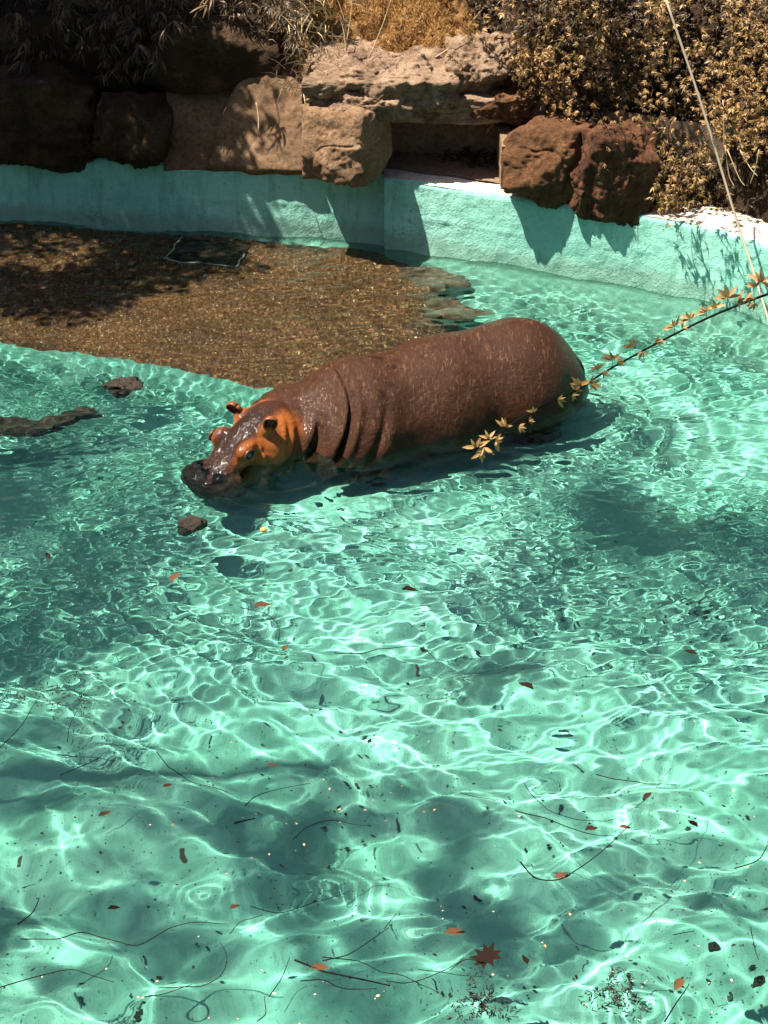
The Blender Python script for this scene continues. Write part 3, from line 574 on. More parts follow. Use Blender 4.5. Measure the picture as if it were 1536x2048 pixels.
tree((-7.2, 17.2, .6), [(-5.6, 15.4, 4.6, 1.3), (-4.4, 15.0, 4.9, 1.2), (-6.6, 14.5, 5.2, 1.3), (-4.6, 16.2, 4.2, 1.2), (-3.3, 15.4, 4.1, .75), (-5.4, 13.9, 4.6, .85), (-5.8, 16.6, 5.4, 1.3), (-3.6, 15.9, 5.0, 1.0), (-3.6, 14.7, 4.9, .6), (-5.6, 14.0, 4.4, .95), (-4.4, 14.2, 4.2, .8), (-6.4, 13.4, 4.4, .8), (-5.0, 13.5, 4.8, .55), (-4.0, 15.5, 3.6, .7)], 25000, .13, 'leafy tree leaning over the shaded left corner of the pool', 5)
bh = []
for px, py, rr_, hz in ((300, 1800, .55, 8.6), (620, 1750, .5, 8.9), (900, 1700, .4, 8.4), (960, 1900, .45, 8.8), (130, 1640, .45, 8.3), (430, 1930, .5, 9.1), (750, 1990, .45, 8.6), (1280, 1140, .42, 8.7), (1480, 1190, .45, 9.), (1010, 1440, .3, 8.5), (40, 1090, .5, 8.2), (180, 1390, .5, 8.8), (60, 1960, .5, 8.5), (1200, 1900, .4, 8.7), (1450, 1850, .35, 9.)):
    f_ = at(px, py, z=-.75); hz += 5; bh.append((f_.x - SUN.x / -SUN.z * (hz + .75) , f_.y - SUN.y / -SUN.z * (hz + .75), hz, rr_ * 1.15))
tree((-9.5, 7.5, .6), bh, 11500, .10, 'tall leafy tree on the left bank whose boughs reach over the pool', 9, .6)
# unseen wooded slopes added all round the basin to cut the sky fill
def blocker_f(A, T):
    r = 13.5 + 16 * T + 1.6 * noise(P3(np.cos(A) * 3, np.sin(A) * 3, T * 3), 1, 4); z = .6 + 9 * T ** .62 + 1.3 * fbm(P3(np.cos(A) * 6, np.sin(A) * 6, T * 8), 1, 4, 5)
    return np.stack([r * np.cos(A), 9 + r * 1.0 * np.sin(A), z], -1)
m_, t_, p_ = newmat('blocker_green', .8, .2); nn_ = tex(t_, 'ShaderNodeTexNoise', 1.5, 8, .7); rn_ = ramp_node(t_, [(.35, (.02, .03, .01)), (.65, (.06, .06, .02))]); t_.links.new(nn_.outputs[0], rn_.inputs[0]); t_.links.new(rn_.outputs[0], p_.inputs['Base Color'])
tag(link('sky_fill_blocker', gridmesh(np.linspace(0, 2 * math.pi, 160), np.linspace(0, 1, 30), blocker_f), 'blocker_green'), kind='structure')

# ------------------------------------------------------------------ the hippopotamus
def ell(P, c, r):
    q = (P - np.array(c, np.float32)) / np.array(r, np.float32); k0 = np.linalg.norm(q, axis=-1); k1 = np.linalg.norm(q / np.array(r, np.float32), axis=-1); return k0 * (k0 - 1) / np.maximum(k1, 1e-6)
def cone(P, a, b, ra, rb):
    a, b = np.array(a, np.float32), np.array(b, np.float32); ab = b - a; h = np.clip(((P - a) @ ab) / (ab @ ab), 0, 1); return np.linalg.norm(P - a - h[..., None] * ab, axis=-1) - (ra + (rb - ra) * h)
def smin(a, b, k): h = np.clip(.5 + .5 * (b - a) / k, 0, 1); return b * (1 - h) + a * h - k * h * (1 - h)
def smax(a, b, k): return -smin(-a, -b, k)
BX, BY, BZ = np.array(FWD[:]), np.array(LFT[:]), np.array([0, 0, 1.]); HSH = np.array([0, .29, -.135]); BO = np.array([HB.x, HB.y, 0.]) + HSH
HO = np.array(at(500, 843, z=.40)[:]) + np.array([0, .27, -.125]); yaw_h = math.atan2(-.69, -.72); PH = math.radians(26); ROLL = math.radians(0)
HF = np.array([math.cos(yaw_h) * math.cos(PH), math.sin(yaw_h) * math.cos(PH), -math.sin(PH)]); HL = np.array([-math.sin(yaw_h), math.cos(yaw_h), 0]); HU = np.cross(HF, HL)
HS = .96
def head_c(W): D = (W - HO) / HS; return np.stack([D @ HF, D @ HL, D @ HU], -1)
def body_c(W): D = W - BO; return np.stack([D @ BX, D @ BY, D[..., 2]], -1)
def h2b(a, b, c): W = HO + HS * (a * HF + b * HL + c * HU); return body_c(W)
def hippo_sdf(W):
    B = body_c(W).astype(np.float32); B[..., 2] = np.where(B[..., 2] < .08, .08 + (B[..., 2] - .08) * 1.9, B[..., 2]); Hh = head_c(W).astype(np.float32)
    d = ell(B, (-.67, 0, .02), (.60, .555, .675))
    d = smin(d, ell(B, (-.93, 0, -.08), (.36, .44, .50)), .12)
    d = smin(d, ell(B, (-.05, 0, .0), (1.0, .575, .672)), .14)
    d = smin(d, ell(B, (.62, 0, .0), (.50, .54, .635)), .12)
    nk = h2b(-.06, 0, -.25); mid = body_c(np.array(at(596, 888, z=.0)[:]) + HSH)
    d = smin(d, cone(B, (.72, .0, .0), mid, .56, .44), .08)
    d = smin(d, cone(B, mid, nk, .42, .24), .06)
    for sx, r in ((-.80, .21), (.62, .2)):
        for sy in (-.24, .24):
            d = smin(d, cone(B, (sx, sy, -.25), (sx + .03, sy, -1.12), r, r * .85), .1); d = smin(d, ell(B, (sx + .05, sy, -1.14), (.2, .17, .09)), .05)
    d = smax(d, -1.12 - B[..., 2], .04)
    # soft skin folds of neck and shoulder
    u = B[..., 0] + .42 * B[..., 2] + .03 * np.sin(B[..., 2] * 7); side = np.abs(B[..., 1]); zz = B[..., 2]
    low = sst(.62, .2, zz) * sst(.1, .35, side)
    def fold(u0, wd, dp, m): return m * (dp * np.exp(-((u - u0) / wd) ** 2) - dp * .45 * np.exp(-((u - u0 - 2.2 * wd) / (1.6 * wd)) ** 2) - dp * .45 * np.exp(-((u - u0 + 2.2 * wd) / (1.6 * wd)) ** 2))
    low2 = sst(.44, .22, zz + .04 * np.sin(B[..., 0] * 9)) * sst(.1, .35, side)
    d = d + fold(1.05 + .03 * np.sin(zz * 9), .020, .060, .4 + .6 * low) + fold(.80 + .05 * np.sin(zz * 6 + 1), .035, .022, low) + fold(1.25 - .10 * zz, .030, .065, low2) + fold(1.43 + .12 * zz, .020, .04, low2) + fold(1.53, .014, .02, low2)
    # hollow before the haunch, spine ridge, slack belly folds
    d = d + .045 * np.exp(-(((B[..., 0] + .28) / .16) ** 2 + ((zz - .02) / .26) ** 2)) * sst(.2, .45, side) - .012 * np.exp(-(B[..., 1] / .07) ** 2) * sst(0, .4, zz)
    d = d + .02 * np.exp(-((B[..., 0] + 1.02 - .15 * zz) / .05) ** 2) * sst(.15, .4, side) * sst(.5, .1, zz)
    rk = 1 - np.abs(noise(B * np.array([1, 1, .5]), 5., 15)); d = d + .016 * noise(B, 2.6, 4) + .005 * noise(B, 9., 5) + .012 * sst(.86, 1., rk) * sst(-.2, .6, noise(B, 1.5, 44))
    # head
    h = ell(Hh, (.08, 0, -.17), (.28, .20, .19)); h = smin(h, cone(Hh, (.10, 0, -.12), (.50, 0, -.17), .135, .115), .06)
    h = smin(h, cone(Hh, (.0, 0, -.44), (.50, 0, -.40), .21, .17), .06)
    for s in (-1, 1):
        h = smin(h, ell(Hh, (.06, s * .15, -.26), (.19, .12, .17)), .06)
        h = smin(h, cone(Hh, (.22, s * .115, -.06), (.46, s * .07, -.13), .06, .06), .05)
        h = smin(h, ell(Hh, (.245, s * .148, -.028), (.09, .058, .062)), .035)
        h = smin(h, ell(Hh, (.01, s * .155, -.03), (.06, .05, .05)), .04)
        h = smin(h, ell(Hh, (.57, s * .13, -.21), (.17, .14, .145)), .05)
        h = smin(h, ell(Hh, (.665, s * .075, -.17), (.075, .08, .10)), .03)
        h = smin(h, ell(Hh, (.655, s * .09, -.065), (.055, .04, .042)), .05)
    h = smin(h, ell(Hh, (.60, 0, -.16), (.15, .17, .11)), .06)
    h = smin(h, ell(Hh, (.56, 0, -.33), (.15, .17, .10)), .05)
    for s in (-1, 1):
        h = smax(h, -(ell(Hh, (.262, s * .205, -.032), (.034, .030, .024))), .012)
        h = smax(h, -(ell(Hh, (.69, s * .088, -.05), (.02, .011, .016))), .012)
        # under-eye crease and cheek crease
        h = h + .012 * np.exp(-((Hh[..., 2] + .085 + .5 * (Hh[..., 0] - .25) ** 2 * 8) / .012) ** 2) * np.exp(-((Hh[..., 0] - .25) / .09) ** 2) * (Hh[..., 1] * s > .08)
        h = h + .022 * np.exp(-((Hh[..., 0] - .135 + .25 * (Hh[..., 2] + .15)) / .018) ** 2) * sst(-.05, -.12, Hh[..., 2]) * sst(-.42, -.3, Hh[..., 2]) * (Hh[..., 1] * s > .1)
    mc = -.265 + .03 * np.sin(Hh[..., 0] * 9); h = h + .028 * np.exp(-((Hh[..., 2] - mc) / .012) ** 2) * sst(.22, .34, Hh[..., 0])
    mz = sst(.38, .5, Hh[..., 0]); h = h + .004 * noise(Hh, 16., 5) + (.003 + .006 * mz) * noise(Hh, 34., 5)
    return smin(d, h, .05)
def surface_nets(fn, lo, hi, h):
    n = np.ceil((np.array(hi) - np.array(lo)) / h).astype(int) + 1; ax = [np.array(lo)[i] + h * np.arange(n[i]) for i in range(3)]; D = np.empty(n, np.float32)
    for i in range(0, n[0], 16):
        G = np.stack(np.meshgrid(ax[0][i:i + 16], ax[1], ax[2], indexing='ij'), -1); D[i:i + 16] = fn(G)
    s = D < 0; c = np.zeros(n - 1, int)
    for a in (0, 1):
        for b in (0, 1):
            for e in (0, 1): c += s[a:n[0] - 1 + a, b:n[1] - 1 + b, e:n[2] - 1 + e]
    act = (c > 0) & (c < 8); I = np.argwhere(act); idx = np.full(act.shape, -1); idx[act] = np.arange(len(I)); acc = np.zeros((len(I), 3)); cnt = np.zeros(len(I))
    cor = [(a, b, e) for a in (0, 1) for b in (0, 1) for e in (0, 1)]
    for p in range(8):
        for q in range(p + 1, 8):
            A, B = np.array(cor[p]), np.array(cor[q])
            if np.abs(A - B).sum() != 1: continue
            va = D[tuple((I + A).T)]; vb = D[tuple((I + B).T)]; m = (va < 0) != (vb < 0); t = va / (va - vb + 1e-12)
            acc[m] += (A + (B - A) * t[:, None])[m]; cnt[m] += 1
    V = np.array(lo) + h * (I + acc / cnt[:, None]); Fs = []
    for a in range(3):
        b, e = (a + 1) % 3, (a + 2) % 3; sl = [slice(None)] * 3; s1 = [slice(None)] * 3; sl[a] = slice(0, -1); s1[a] = slice(1, None)
        ch = s[tuple(sl)] != s[tuple(s1)]; E = np.argwhere(ch); E = E[(E[:, b] > 0) & (E[:, e] > 0) & (E[:, b] < n[b] - 1) & (E[:, e] < n[e] - 1)]
        db, de = np.eye(3, dtype=int)[b], np.eye(3, dtype=int)[e]; q = np.stack([idx[tuple((E - db - de).T)], idx[tuple((E - de).T)], idx[tuple(E.T)], idx[tuple((E - db).T)]], -1)
        fl = s[tuple(E.T)]; q[~fl] = q[~fl][:, ::-1]; Fs.append(q)
    return V, np.vstack(Fs)
cs = [BO + BX * a + BY * b + BZ * c for a in (-1.45, 1.2) for b in (-.75, .75) for c in (0,)] + [HO + HF * a + HL * b + HU * c for a in (-.3, .85) for b in (-.3, .3) for c in (-.5, .15)]
lo = np.min(cs, 0); hi = np.max(cs, 0); lo[2] = -.75; hi[2] = .85
Vh, Fh = surface_nets(hippo_sdf, lo, hi, .0125)
hip = empty('hippopotamus', (BO[0], BO[1], -.6)); tag(hip, 'brown hippopotamus wading with its snout at the water', 'hippo')
hm = mesh('skin', Vh - np.array(hip.location), Fh)
Hc, Bc = head_c(Vh), body_c(Vh)
inh = sst(-.34, -.2, Hc[:, 0])
n1 = fbm(Hc, 5, 3, 3)
def blob(c, r): return np.exp(-(((Hc[:, 0] - c[0]) / r[0]) ** 2 + ((np.abs(Hc[:, 1]) - c[1]) / r[1]) ** 2 + ((Hc[:, 2] - c[2]) / r[2]) ** 2))
orange = 1.3 * blob((-.07, .20, -.12), (.20, .13, .14)) + 1.3 * blob((.26, .20, -.07), (.13, .08, .09)) + .9 * blob((.10, .20, -.06), (.14, .07, .05)) + .6 * blob((.12, .24, -.25), (.16, .09, .12)) + .5 * blob((.40, .19, -.18), (.10, .06, .08)) + .25 * blob((.5, .2, -.33), (.2, .12, .05))
orange = np.clip((orange * 1.25 - .18 + .22 * n1) * 1.25, 0, 1) * inh
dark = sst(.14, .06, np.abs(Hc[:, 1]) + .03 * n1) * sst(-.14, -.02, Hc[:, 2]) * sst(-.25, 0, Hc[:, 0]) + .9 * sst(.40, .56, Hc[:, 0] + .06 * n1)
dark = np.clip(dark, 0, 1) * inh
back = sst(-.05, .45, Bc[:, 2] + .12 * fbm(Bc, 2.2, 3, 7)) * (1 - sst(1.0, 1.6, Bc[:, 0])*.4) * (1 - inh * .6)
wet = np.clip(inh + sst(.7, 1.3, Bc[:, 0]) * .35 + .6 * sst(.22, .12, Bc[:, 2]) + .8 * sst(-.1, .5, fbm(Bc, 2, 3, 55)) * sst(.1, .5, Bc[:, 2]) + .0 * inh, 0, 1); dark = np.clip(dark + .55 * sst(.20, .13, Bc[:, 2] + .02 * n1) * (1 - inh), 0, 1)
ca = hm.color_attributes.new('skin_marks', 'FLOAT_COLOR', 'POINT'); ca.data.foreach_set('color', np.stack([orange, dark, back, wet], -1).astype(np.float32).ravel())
m, t, p = newmat('hippo_skin', .5, .5)
vc = t.nodes.new('ShaderNodeVertexColor'); vc.layer_name = 'skin_marks'; sp = t.nodes.new('ShaderNodeSeparateColor'); t.links.new(vc.outputs[0], sp.inputs[0])
n1_ = tex(t, 'ShaderNodeTexNoise', 3.2, 7, .65, dist=.3); r1 = ramp_node(t, [(.3, (.028, .009, .004)), (.5, (.050, .016, .007)), (.7, (.078, .026, .011))]); t.links.new(n1_.outputs[0], r1.inputs[0])
c = mix(t, r1.outputs[0], (.039, .0165, .0088), mix(t, (0, 0, 0), (1, 1, 1), sp.outputs[2])) 
c = mix(t, r1.outputs[0], c, .9)
vo = tex(t, 'ShaderNodeTexNoise', 66, 2, .5, sx=(1, .22, .3, 0, .0, -.35), dist=.8); rv = ramp_node(t, [(.54, (0, 0, 0)), (.64, (1,) * 3)]); t.links.new(vo.outputs[0], rv.inputs[0])
brk = tex(t, 'ShaderNodeTexNoise', 7, 5, .6); rb = ramp_node(t, [(.36, (0, 0, 0)), (.6, (1, 1, 1))]); t.links.new(brk.outputs[0], rb.inputs[0])
lines = mix(t, (0, 0, 0), rv.outputs[0], rb.outputs[0]); linb = mix(t, (0, 0, 0), lines, sp.outputs[2])
c = mix(t, c, (.24, .125, .07), mix(t, (0, 0, 0), linb, .34))
sn = tex(t, 'ShaderNodeTexNoise', 12, 4, .55, sx=(1, 1, .8)); rs = ramp_node(t, [(.565, (0, 0, 0)), (.62, (1, 1, 1))]); t.links.new(sn.outputs[0], rs.inputs[0])
gate = tex(t, 'ShaderNodeTexNoise', 1.7, 2, .5); rg = ramp_node(t, [(.45, (0, 0, 0)), (.6, (1, 1, 1))]); t.links.new(gate.outputs[0], rg.inputs[0])
c = mix(t, c, (.022, .007, .004), mix(t, (0, 0, 0), rs.outputs[0], rg.outputs[0]))
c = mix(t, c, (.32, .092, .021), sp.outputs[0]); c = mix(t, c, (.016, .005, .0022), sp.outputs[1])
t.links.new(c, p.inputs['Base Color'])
rr = t.nodes.new('ShaderNodeMapRange'); rr.inputs[3].default_value = .0; rr.inputs[4].default_value = .4; t.links.new(vc.outputs[1], rr.inputs[0]); t.links.new(rr.outputs[0], p.inputs['Coat Weight']); p.inputs['Coat Roughness'].default_value = .09; p.inputs['Coat IOR'].default_value = 1.4; p.inputs['Specular IOR Level'].default_value = .12
bn = tex(t, 'ShaderNodeTexNoise', 28, 8, .7, dist=.3); b = bump(t, bn.outputs[0], None, .6, .025); b = bump(t, lines, b, .35, .004)
bn2 = tex(t, 'ShaderNodeTexNoise', 110, 4, .6); b = bump(t, bn2.outputs[0], b, .5, .005); t.links.new(b, p.inputs['Normal'])
drp = tex(t, 'ShaderNodeTexNoise', 38, 2, .5); t.links.new(bump(t, drp.outputs[0], None, 1., .013), p.inputs['Coat Normal'])
link('body', hm, 'hippo_skin', hip)
HR = Matrix((tuple(HF), tuple(HL), tuple(HU))).transposed().to_4x4()
def head_part(name, me, a, b, c, mat, rot=(0, 0, 0), parent=None):
    o = link(name, me, mat, hip if parent is None else parent)
    if parent is None: o.matrix_local = Matrix.Translation(Vector((HO + HS * (a * HF + b * HL + c * HU)).tolist()) - hip.location) @ HR @ Matrix.Rotation(rot[2], 4, 'Z') @ Matrix.Rotation(rot[1], 4, 'Y') @ Matrix.Rotation(rot[0], 4, 'X')
    else: o.location = (a, b, c); o.rotation_euler = rot
    return o
def sphere(r, name='ball', sub=3, sc_=(1, 1, 1)):
    bm = bmesh.new(); bmesh.ops.create_icosphere(bm, subdivisions=sub, radius=r); me = bpy.data.meshes.new(name); bmesh.ops.scale(bm, vec=sc_, verts=bm.verts); bm.to_mesh(me); bm.free(); me.polygons.foreach_set('use_smooth', np.ones(len(me.polygons), bool)); return me
m, t, p = newmat('eye_wet', .05, .8); p.inputs['Base Color'].default_value = (.03, .014, .006, 1)
m, t, p = newmat('ear_skin', .4, .5); n_ = tex(t, 'ShaderNodeTexNoise', 20, 4, .6); r_ = ramp_node(t, [(.35, (.10, .03, .01)), (.65, (.26, .08, .02))]); t.links.new(n_.outputs[0], r_.inputs[0]); t.links.new(r_.outputs[0], p.inputs['Base Color'])
m, t, p = newmat('ear_dark', .5, .4); p.inputs['Base Color'].default_value = (.03, .014, .01, 1)
m, t, p = newmat('lid_skin', .35, .5); p.inputs['Base Color'].default_value = (.07, .022, .008, 1)
def earmesh():
    U = np.linspace(0, 1, 14); A = np.linspace(0, 2 * math.pi, 21)
    # cupped bowl: open side faces +x
    def f(a, u):
        r = .054 * np.sin(np.clip(u * 1.7, 0, math.pi / 2 + .25)); return np.stack([.055 * u ** 2.2 - .025, r * np.cos(a), r * 1.4 * np.sin(a) + .05 + .012 * np.cos(a * 2) * u], -1)
    me = gridmesh(A, U, f, name='ear'); return me
for s in (1, -1):
    e = head_part('eye', sphere(.035, 'eye'), .262, s * .188, -.030, 'eye_wet')
    # eyelids: a ring of skin
    a = np.linspace(0, 2 * math.pi, 17)
    lid = tube([(.043 * math.cos(q), s * .010, .031 * math.sin(q)) for q in a], .011, .011, 6); head_part('eyelid', lid, 0, s * .014, 0, 'lid_skin', parent=e)
    er = head_part('ear', earmesh(), -.01, s * .170, -.012, 'ear_skin', rot=(-s * .55, 0, .75 if s > 0 else .35)); 
    sm = er.modifiers.new('thickness', 'SOLIDIFY'); sm.thickness = .009; sm.offset = -1
    head_part('ear_hollow', sphere(.034, 'ear_hollow', 3, (.35, .9, 1.25)), .002, 0, .05, 'ear_dark', parent=er)
tl = [BO + BX * -1.20 + BZ * .30, BO + BX * -1.275 + BZ * .2 + BY * .03, BO + BX * -1.29 + BZ * .10 + BY * .05, BO + BX * -1.27 + BZ * .0 + BY * .06]
link('tail', tube([Vector(q.tolist()) - hip.location for q in tl], .05, .02, 8), 'ear_dark', hip)

# ------------------------------------------------------------------ cable and the leafy cane in front
cp = [at(1322, -30, Y=13.55), at(1405, 215, Y=13.25), at(1470, 430, Y=12.95), at(1500, 520, Y=12.75), at(1550, 680, Y=12.3), at(1640, 950, Y=11.6)]
o = link('cable', tube([p - cp[0] for p in cp], .0100, .0100, 8), 'cable_sheath'); o.location = cp[0]; tag(o, 'thin pale cable slanting down in front of the vine and wall', 'cable')
cpx = [(1640, 560, 1.55), (1536, 588, 1.4), (1440, 625, 1.27), (1350, 668, 1.15), (1270, 710, 1.05), (1200, 750, .96), (1165, 775, .92), (1110, 800, .86), (1060, 825, .8), (1020, 850, .75), (985, 875, .7), (950, 897, .66)]
cpt = [at(a, b, z=z) for a, b, z in cpx]; cane = empty('leafy_cane', cpt[0]); tag(cane, 'long arching cane with golden leaves reaching across in front of the hippo', 'branch')
link('stem', tube([p - cpt[0] for p in cpt], .010, .0028, 7, .01), 'twig_bark', cane)
LC = [(1521, 528, 1.4, 4), (1508, 545, .9, 2), (1455, 566, 1.6, 3), (1475, 590, 1.1, 0), (1492, 586, 1., 1), (1509, 615, 1., 5), (1430, 598, 1.1, 3), (1413, 603, 1.1, 2), (1380, 617, 1.2, 2), (1349, 632, 1.1, 2), (1363, 648, .8, 4), (1310, 675, .9, 1), (1260, 671, 1., 2), (1285, 704, .9, 5), (1225, 698, 1.1, 3), (1235, 712, .8, 0), (1196, 723, .9, 2), (1204, 742, .9, 0), (1159, 758, 1.2, 3), (1181, 773, 1.1, 0), (1150, 778, .8, 4), (1115, 804, 1., 1), (1144, 797, .8, 0), (1066, 826, .7, 2), (1008, 847, 1., 3), (977, 874, .9, 3), (952, 893, 1.3, 3), (968, 905, 1.1, 5), (991, 895, 1.1, 0), (962, 926, 1., 5), (1037, 868, .9, 0), (1057, 860, .7, 1)]
lfm = []
for s in range(3):
    V, F = leaflet(1., .36, .07, .12 + .12 * s); me = mesh('leaflet', V, F); me.materials.append(MATS['cane_leaf']); lfm.append(me)
zpx = np.array([a[0] for a in cpx][::-1], float); zz = np.array([a[2] for a in cpx][::-1])
for k, (a, b, s, dr) in enumerate(LC):
    r = random.Random(k + 40); z = float(np.interp(a, zpx, zz)); py = float(np.interp(a, zpx, np.array([q[1] for q in cpx][::-1], float))); st = at(a, py, z=z); tip = at(a, b, Y=st.y - .02)
    base = st.lerp(tip, .45); lf = link('leaf_stalk', tube([st - cpt[0], base - cpt[0]], .0022, .0016, 4), 'twig_bark', cane)
    ang = {0: -.2, 1: .5, 2: 2.1, 3: 1.6, 4: 1.1, 5: -1.57}[dr]
    for q in range(5 if s > 1 else 4):
        aa = ang + (q - 1.8) * .62 + r.gauss(0, .15); d = Vector((math.cos(aa), r.gauss(-.25, .25), math.sin(aa))).normalized(); nrm = Vector((r.gauss(0, .4), -.8, .7)); y_ = nrm.cross(d).normalized(); z_ = d.cross(y_)
        o = bpy.data.objects.new('leaflet', r.choice(lfm)); col.objects.link(o); o.parent = lf; M = Matrix((d, y_, z_)).transposed().to_4x4(); M.translation = base - cpt[0]; o.matrix_local = M @ Matrix.Scale(.072 * s * r.uniform(.75, 1.1), 4)

# ------------------------------------------------------------------ things in the water
def sunk(nm, box, z, dep, hz, mat, label, seed, **k):
    x0, y0, x1, y1 = box; a, b = at(x0, (y0 + y1) / 2, z=z), at(x1, (y0 + y1) / 2, z=z); c = a.lerp(b, .5); o = link(nm, rockmesh(seed, ((b.x - a.x) / 2, dep, hz), sub=5, **k), mat); o.location = c; return tag(o, label, 'rock')
sunk('stone', (352, 1034, 417, 1068), .0, .09, .085, 'wet_stone', 'wet grey stone breaking the surface below the snout', 61)
sunk('stone', (200, 752, 290, 790), -.02, .12, .07, 'wet_stone', 'dark broken stone at the surface near the ramp edge', 63, rough=.2)
sunk('stone', (213, 778, 268, 802), -.05, .08, .05, 'wet_stone', 'smaller dark stone just in front of the broken one', 65, rough=.2)
o = patch('sunken_plank', [(-60, 850), (60, 858), (120, 842), (180, 826), (205, 838), (140, 856), (60, 884), (-60, 888)], -.12, 'wet_stone', hgt=.03, seed=9); tag(o, 'dark sunken plank lying under the ripples at the left edge', 'plank')
for k, (a, b, lab) in enumerate(((1430, 1885, 'small dark pebble in the lower right water'), (1520, 1958, 'small dark pebble next to the right edge'))):
    p = on_water(a, b, -.03); o = link('pebble', rockmesh(70 + k, (.035, .035, .03), sub=4), 'wet_stone'); o.location = p; tag(o, lab, 'pebble')
p = on_water(527, 1058, .005); o = link('fruit', sphere(.022, 'fruit', 3, (1.1, 1, .8)), 'fruit_skin'); o.location = p; tag(o, 'small orange fruit floating beside the hippo shadow', 'fruit')
G = 'thin dark twigs floating on the pool'
A_ = lambda s: [(x / 2, 1550 + y / 2) for x, y in s]; B_ = lambda s: [(768 + x / 2, 1550 + y / 2) for x, y in s]; C_ = lambda s: [(x / 2, 1050 + y / 2) for x, y in s]
TW = [(A_([(80, 672), (235, 662), (325, 638), (460, 650), (560, 665), (680, 605), (780, 590), (905, 600)]), 3, 'long wavy twig crossing the lower left water'),
 (A_([(70, 598), (130, 545), (160, 495)]), 4, 'short dark stick slanting near the left edge, low down'), (A_([(0, 858), (170, 812), (300, 792), (460, 835)]), 3, 'arched twig entering from the left edge near the bottom'),
 (A_([(1005, 530), (1100, 550), (1200, 525), (1400, 460)]), 2.4, 'curved twig above the lower centre of the pool'), (A_([(915, 640), (960, 590), (1050, 560)]), 2.4, 'small hooked twig at the end of the long wavy twig'),
 (A_([(630, 850), (780, 845), (880, 810), (910, 740), (880, 670)]), 2.6, 'hook shaped twig curling upward at the lower left'), (A_([(580, 885), (660, 870), (770, 830)]), 2.6, 'short twig under the hook shaped one'),
 (A_([(1075, 905), (1130, 830), (1160, 750)]), 2.6, 'steep thin twig left of the thick low stick'), (A_([(1180, 762), (1300, 800), (1535, 845), (1560, 850)]), 5, 'thickest stick, low in the centre of the pool'),
 (A_([(1290, 765), (1400, 730), (1535, 630), (1550, 618)]), 3, 'twig rising to the right from the thick low stick'), (A_([(1290, 750), (1400, 755), (1535, 790)]), 3, 'twig just above the thick low stick'),
 (A_([(1205, 842), (1300, 840), (1400, 860), (1510, 865)]), 3, 'twig just below the thick low stick'), (A_([(975, 125), (1050, 80), (1240, 40)]), 3, 'straight twig in the centre left water'),
 (A_([(1165, 270), (1230, 215), (1330, 188), (1480, 215)]), 2.6, 'arched twig below the straight central one'), (A_([(620, -90), (735, 0), (830, 40), (910, 60)]), 2.6, 'twig slanting down toward the centre from the left'),
 (A_([(1025, 996), (1060, 965), (1062, 900)]), 3, 'small upright twig at the bottom edge'), (A_([(940, 195), (985, 184), (1025, 178)]), 5, 'stubby thick twig left of centre'), (A_([(95, 458), (150, 443)]), 2.5, 'tiny straight twig near the left edge'),
 (B_([(545, 350), (610, 405), (690, 420), (760, 390), (870, 310), (985, 210)]), 4, 'bow shaped stick in the lower right water'), (B_([(525, 140), (640, 170), (740, 220), (840, 245), (925, 248)]), 3, 'long thin twig meeting the bow shaped stick'),
 (B_([(565, 35), (610, 105), (700, 160), (820, 188), (920, 190), (1050, 95), (1150, -30)]), 2.2, 'wide U shaped thin twig above the bow shaped stick'), (B_([(845, 0), (960, 22), (1165, 30)]), 3, 'nearly level twig above the U shaped one'),
 (B_([(0, 790), (110, 830), (250, 885)]), 2.4, 'thin twig left of the maple leaf pointing down right'), (B_([(0, 840), (110, 835), (250, 775), (325, 725)]), 2.4, 'twig running up to the maple leaf'), (B_([(130, 785), (250, 790), (400, 795)]), 2.2, 'level twig below the maple leaf'),
 (B_([(1400, 378), (1490, 350), (1530, 290), (1550, 260)]), 3.2, 'bent twig at the right edge low down'), (B_([(1470, 600), (1475, 650), (1500, 745)]), 2.6, 'upright twig near the right edge'), (B_([(1125, 996), (1170, 920), (1225, 830)]), 4, 'steep stick under a brown leaf at the lower right'),
 (B_([(1060, 895), (1090, 870), (1150, 870)]), 2.4, 'small hooked twig left of the steep stick'), (B_([(305, 70), (360, 85), (440, 105)]), 2.2, 'thin twig right of centre'), (B_([(0, 620), (50, 550)]), 2.4, 'short twig in the dark water left of the maple leaf'),
 (B_([(1155, 635), (1250, 610)]), 2.4, 'short straight twig right of the ring ripples'), (C_([(-20, 920), (80, 820), (130, 740), (155, 680)]), 2.8, 'curved twig climbing from the left edge, half way down'), (C_([(270, 870), (285, 800), (315, 740)]), 2.4, 'short upright twig beside the curved left one'),
 (C_([(240, 1000), (380, 940), (400, 930)]), 2.6, 'twig slanting below the arched left twig'), (C_([(230, 920), (350, 925), (460, 945)]), 2.6, 'slightly arched level twig at the left'), (C_([(1340, 505), (1450, 510), (1530, 495), (1676, 492), (1746, 555)]), 3, 'branching twig in the middle of the pool'),
 (C_([(960, 345), (1060, 360), (1110, 395), (1115, 455)]), 2.8, 'twig bending downward in the middle water'), (C_([(200, 655), (290, 660), (400, 730)]), 2.4, 'thin twig over the dark weed patch at the left'), ([(1429, 725), (1480, 728), (1560, 736)], 2.4, 'level twig near the wall foot at the right'), ([(1190, 790), (1210, 798), (1232, 803)], 2.4, 'short twig just behind the hippo rump')]
for k, (ps, wd, lab) in enumerate(TW):
    pp = [on_water(a, b, .006) for a, b in ps]; rr_ = wd / 2 / 330 * .7
    o = link('twig', tube([p - pp[0] for p in pp], rr_, rr_ * .55, 5, .012, seed=k), 'twig_bark'); o.location = pp[0]; tag(o, lab, 'twig', G)
q = on_water(975, 1290 * 0 + 1920, .012)
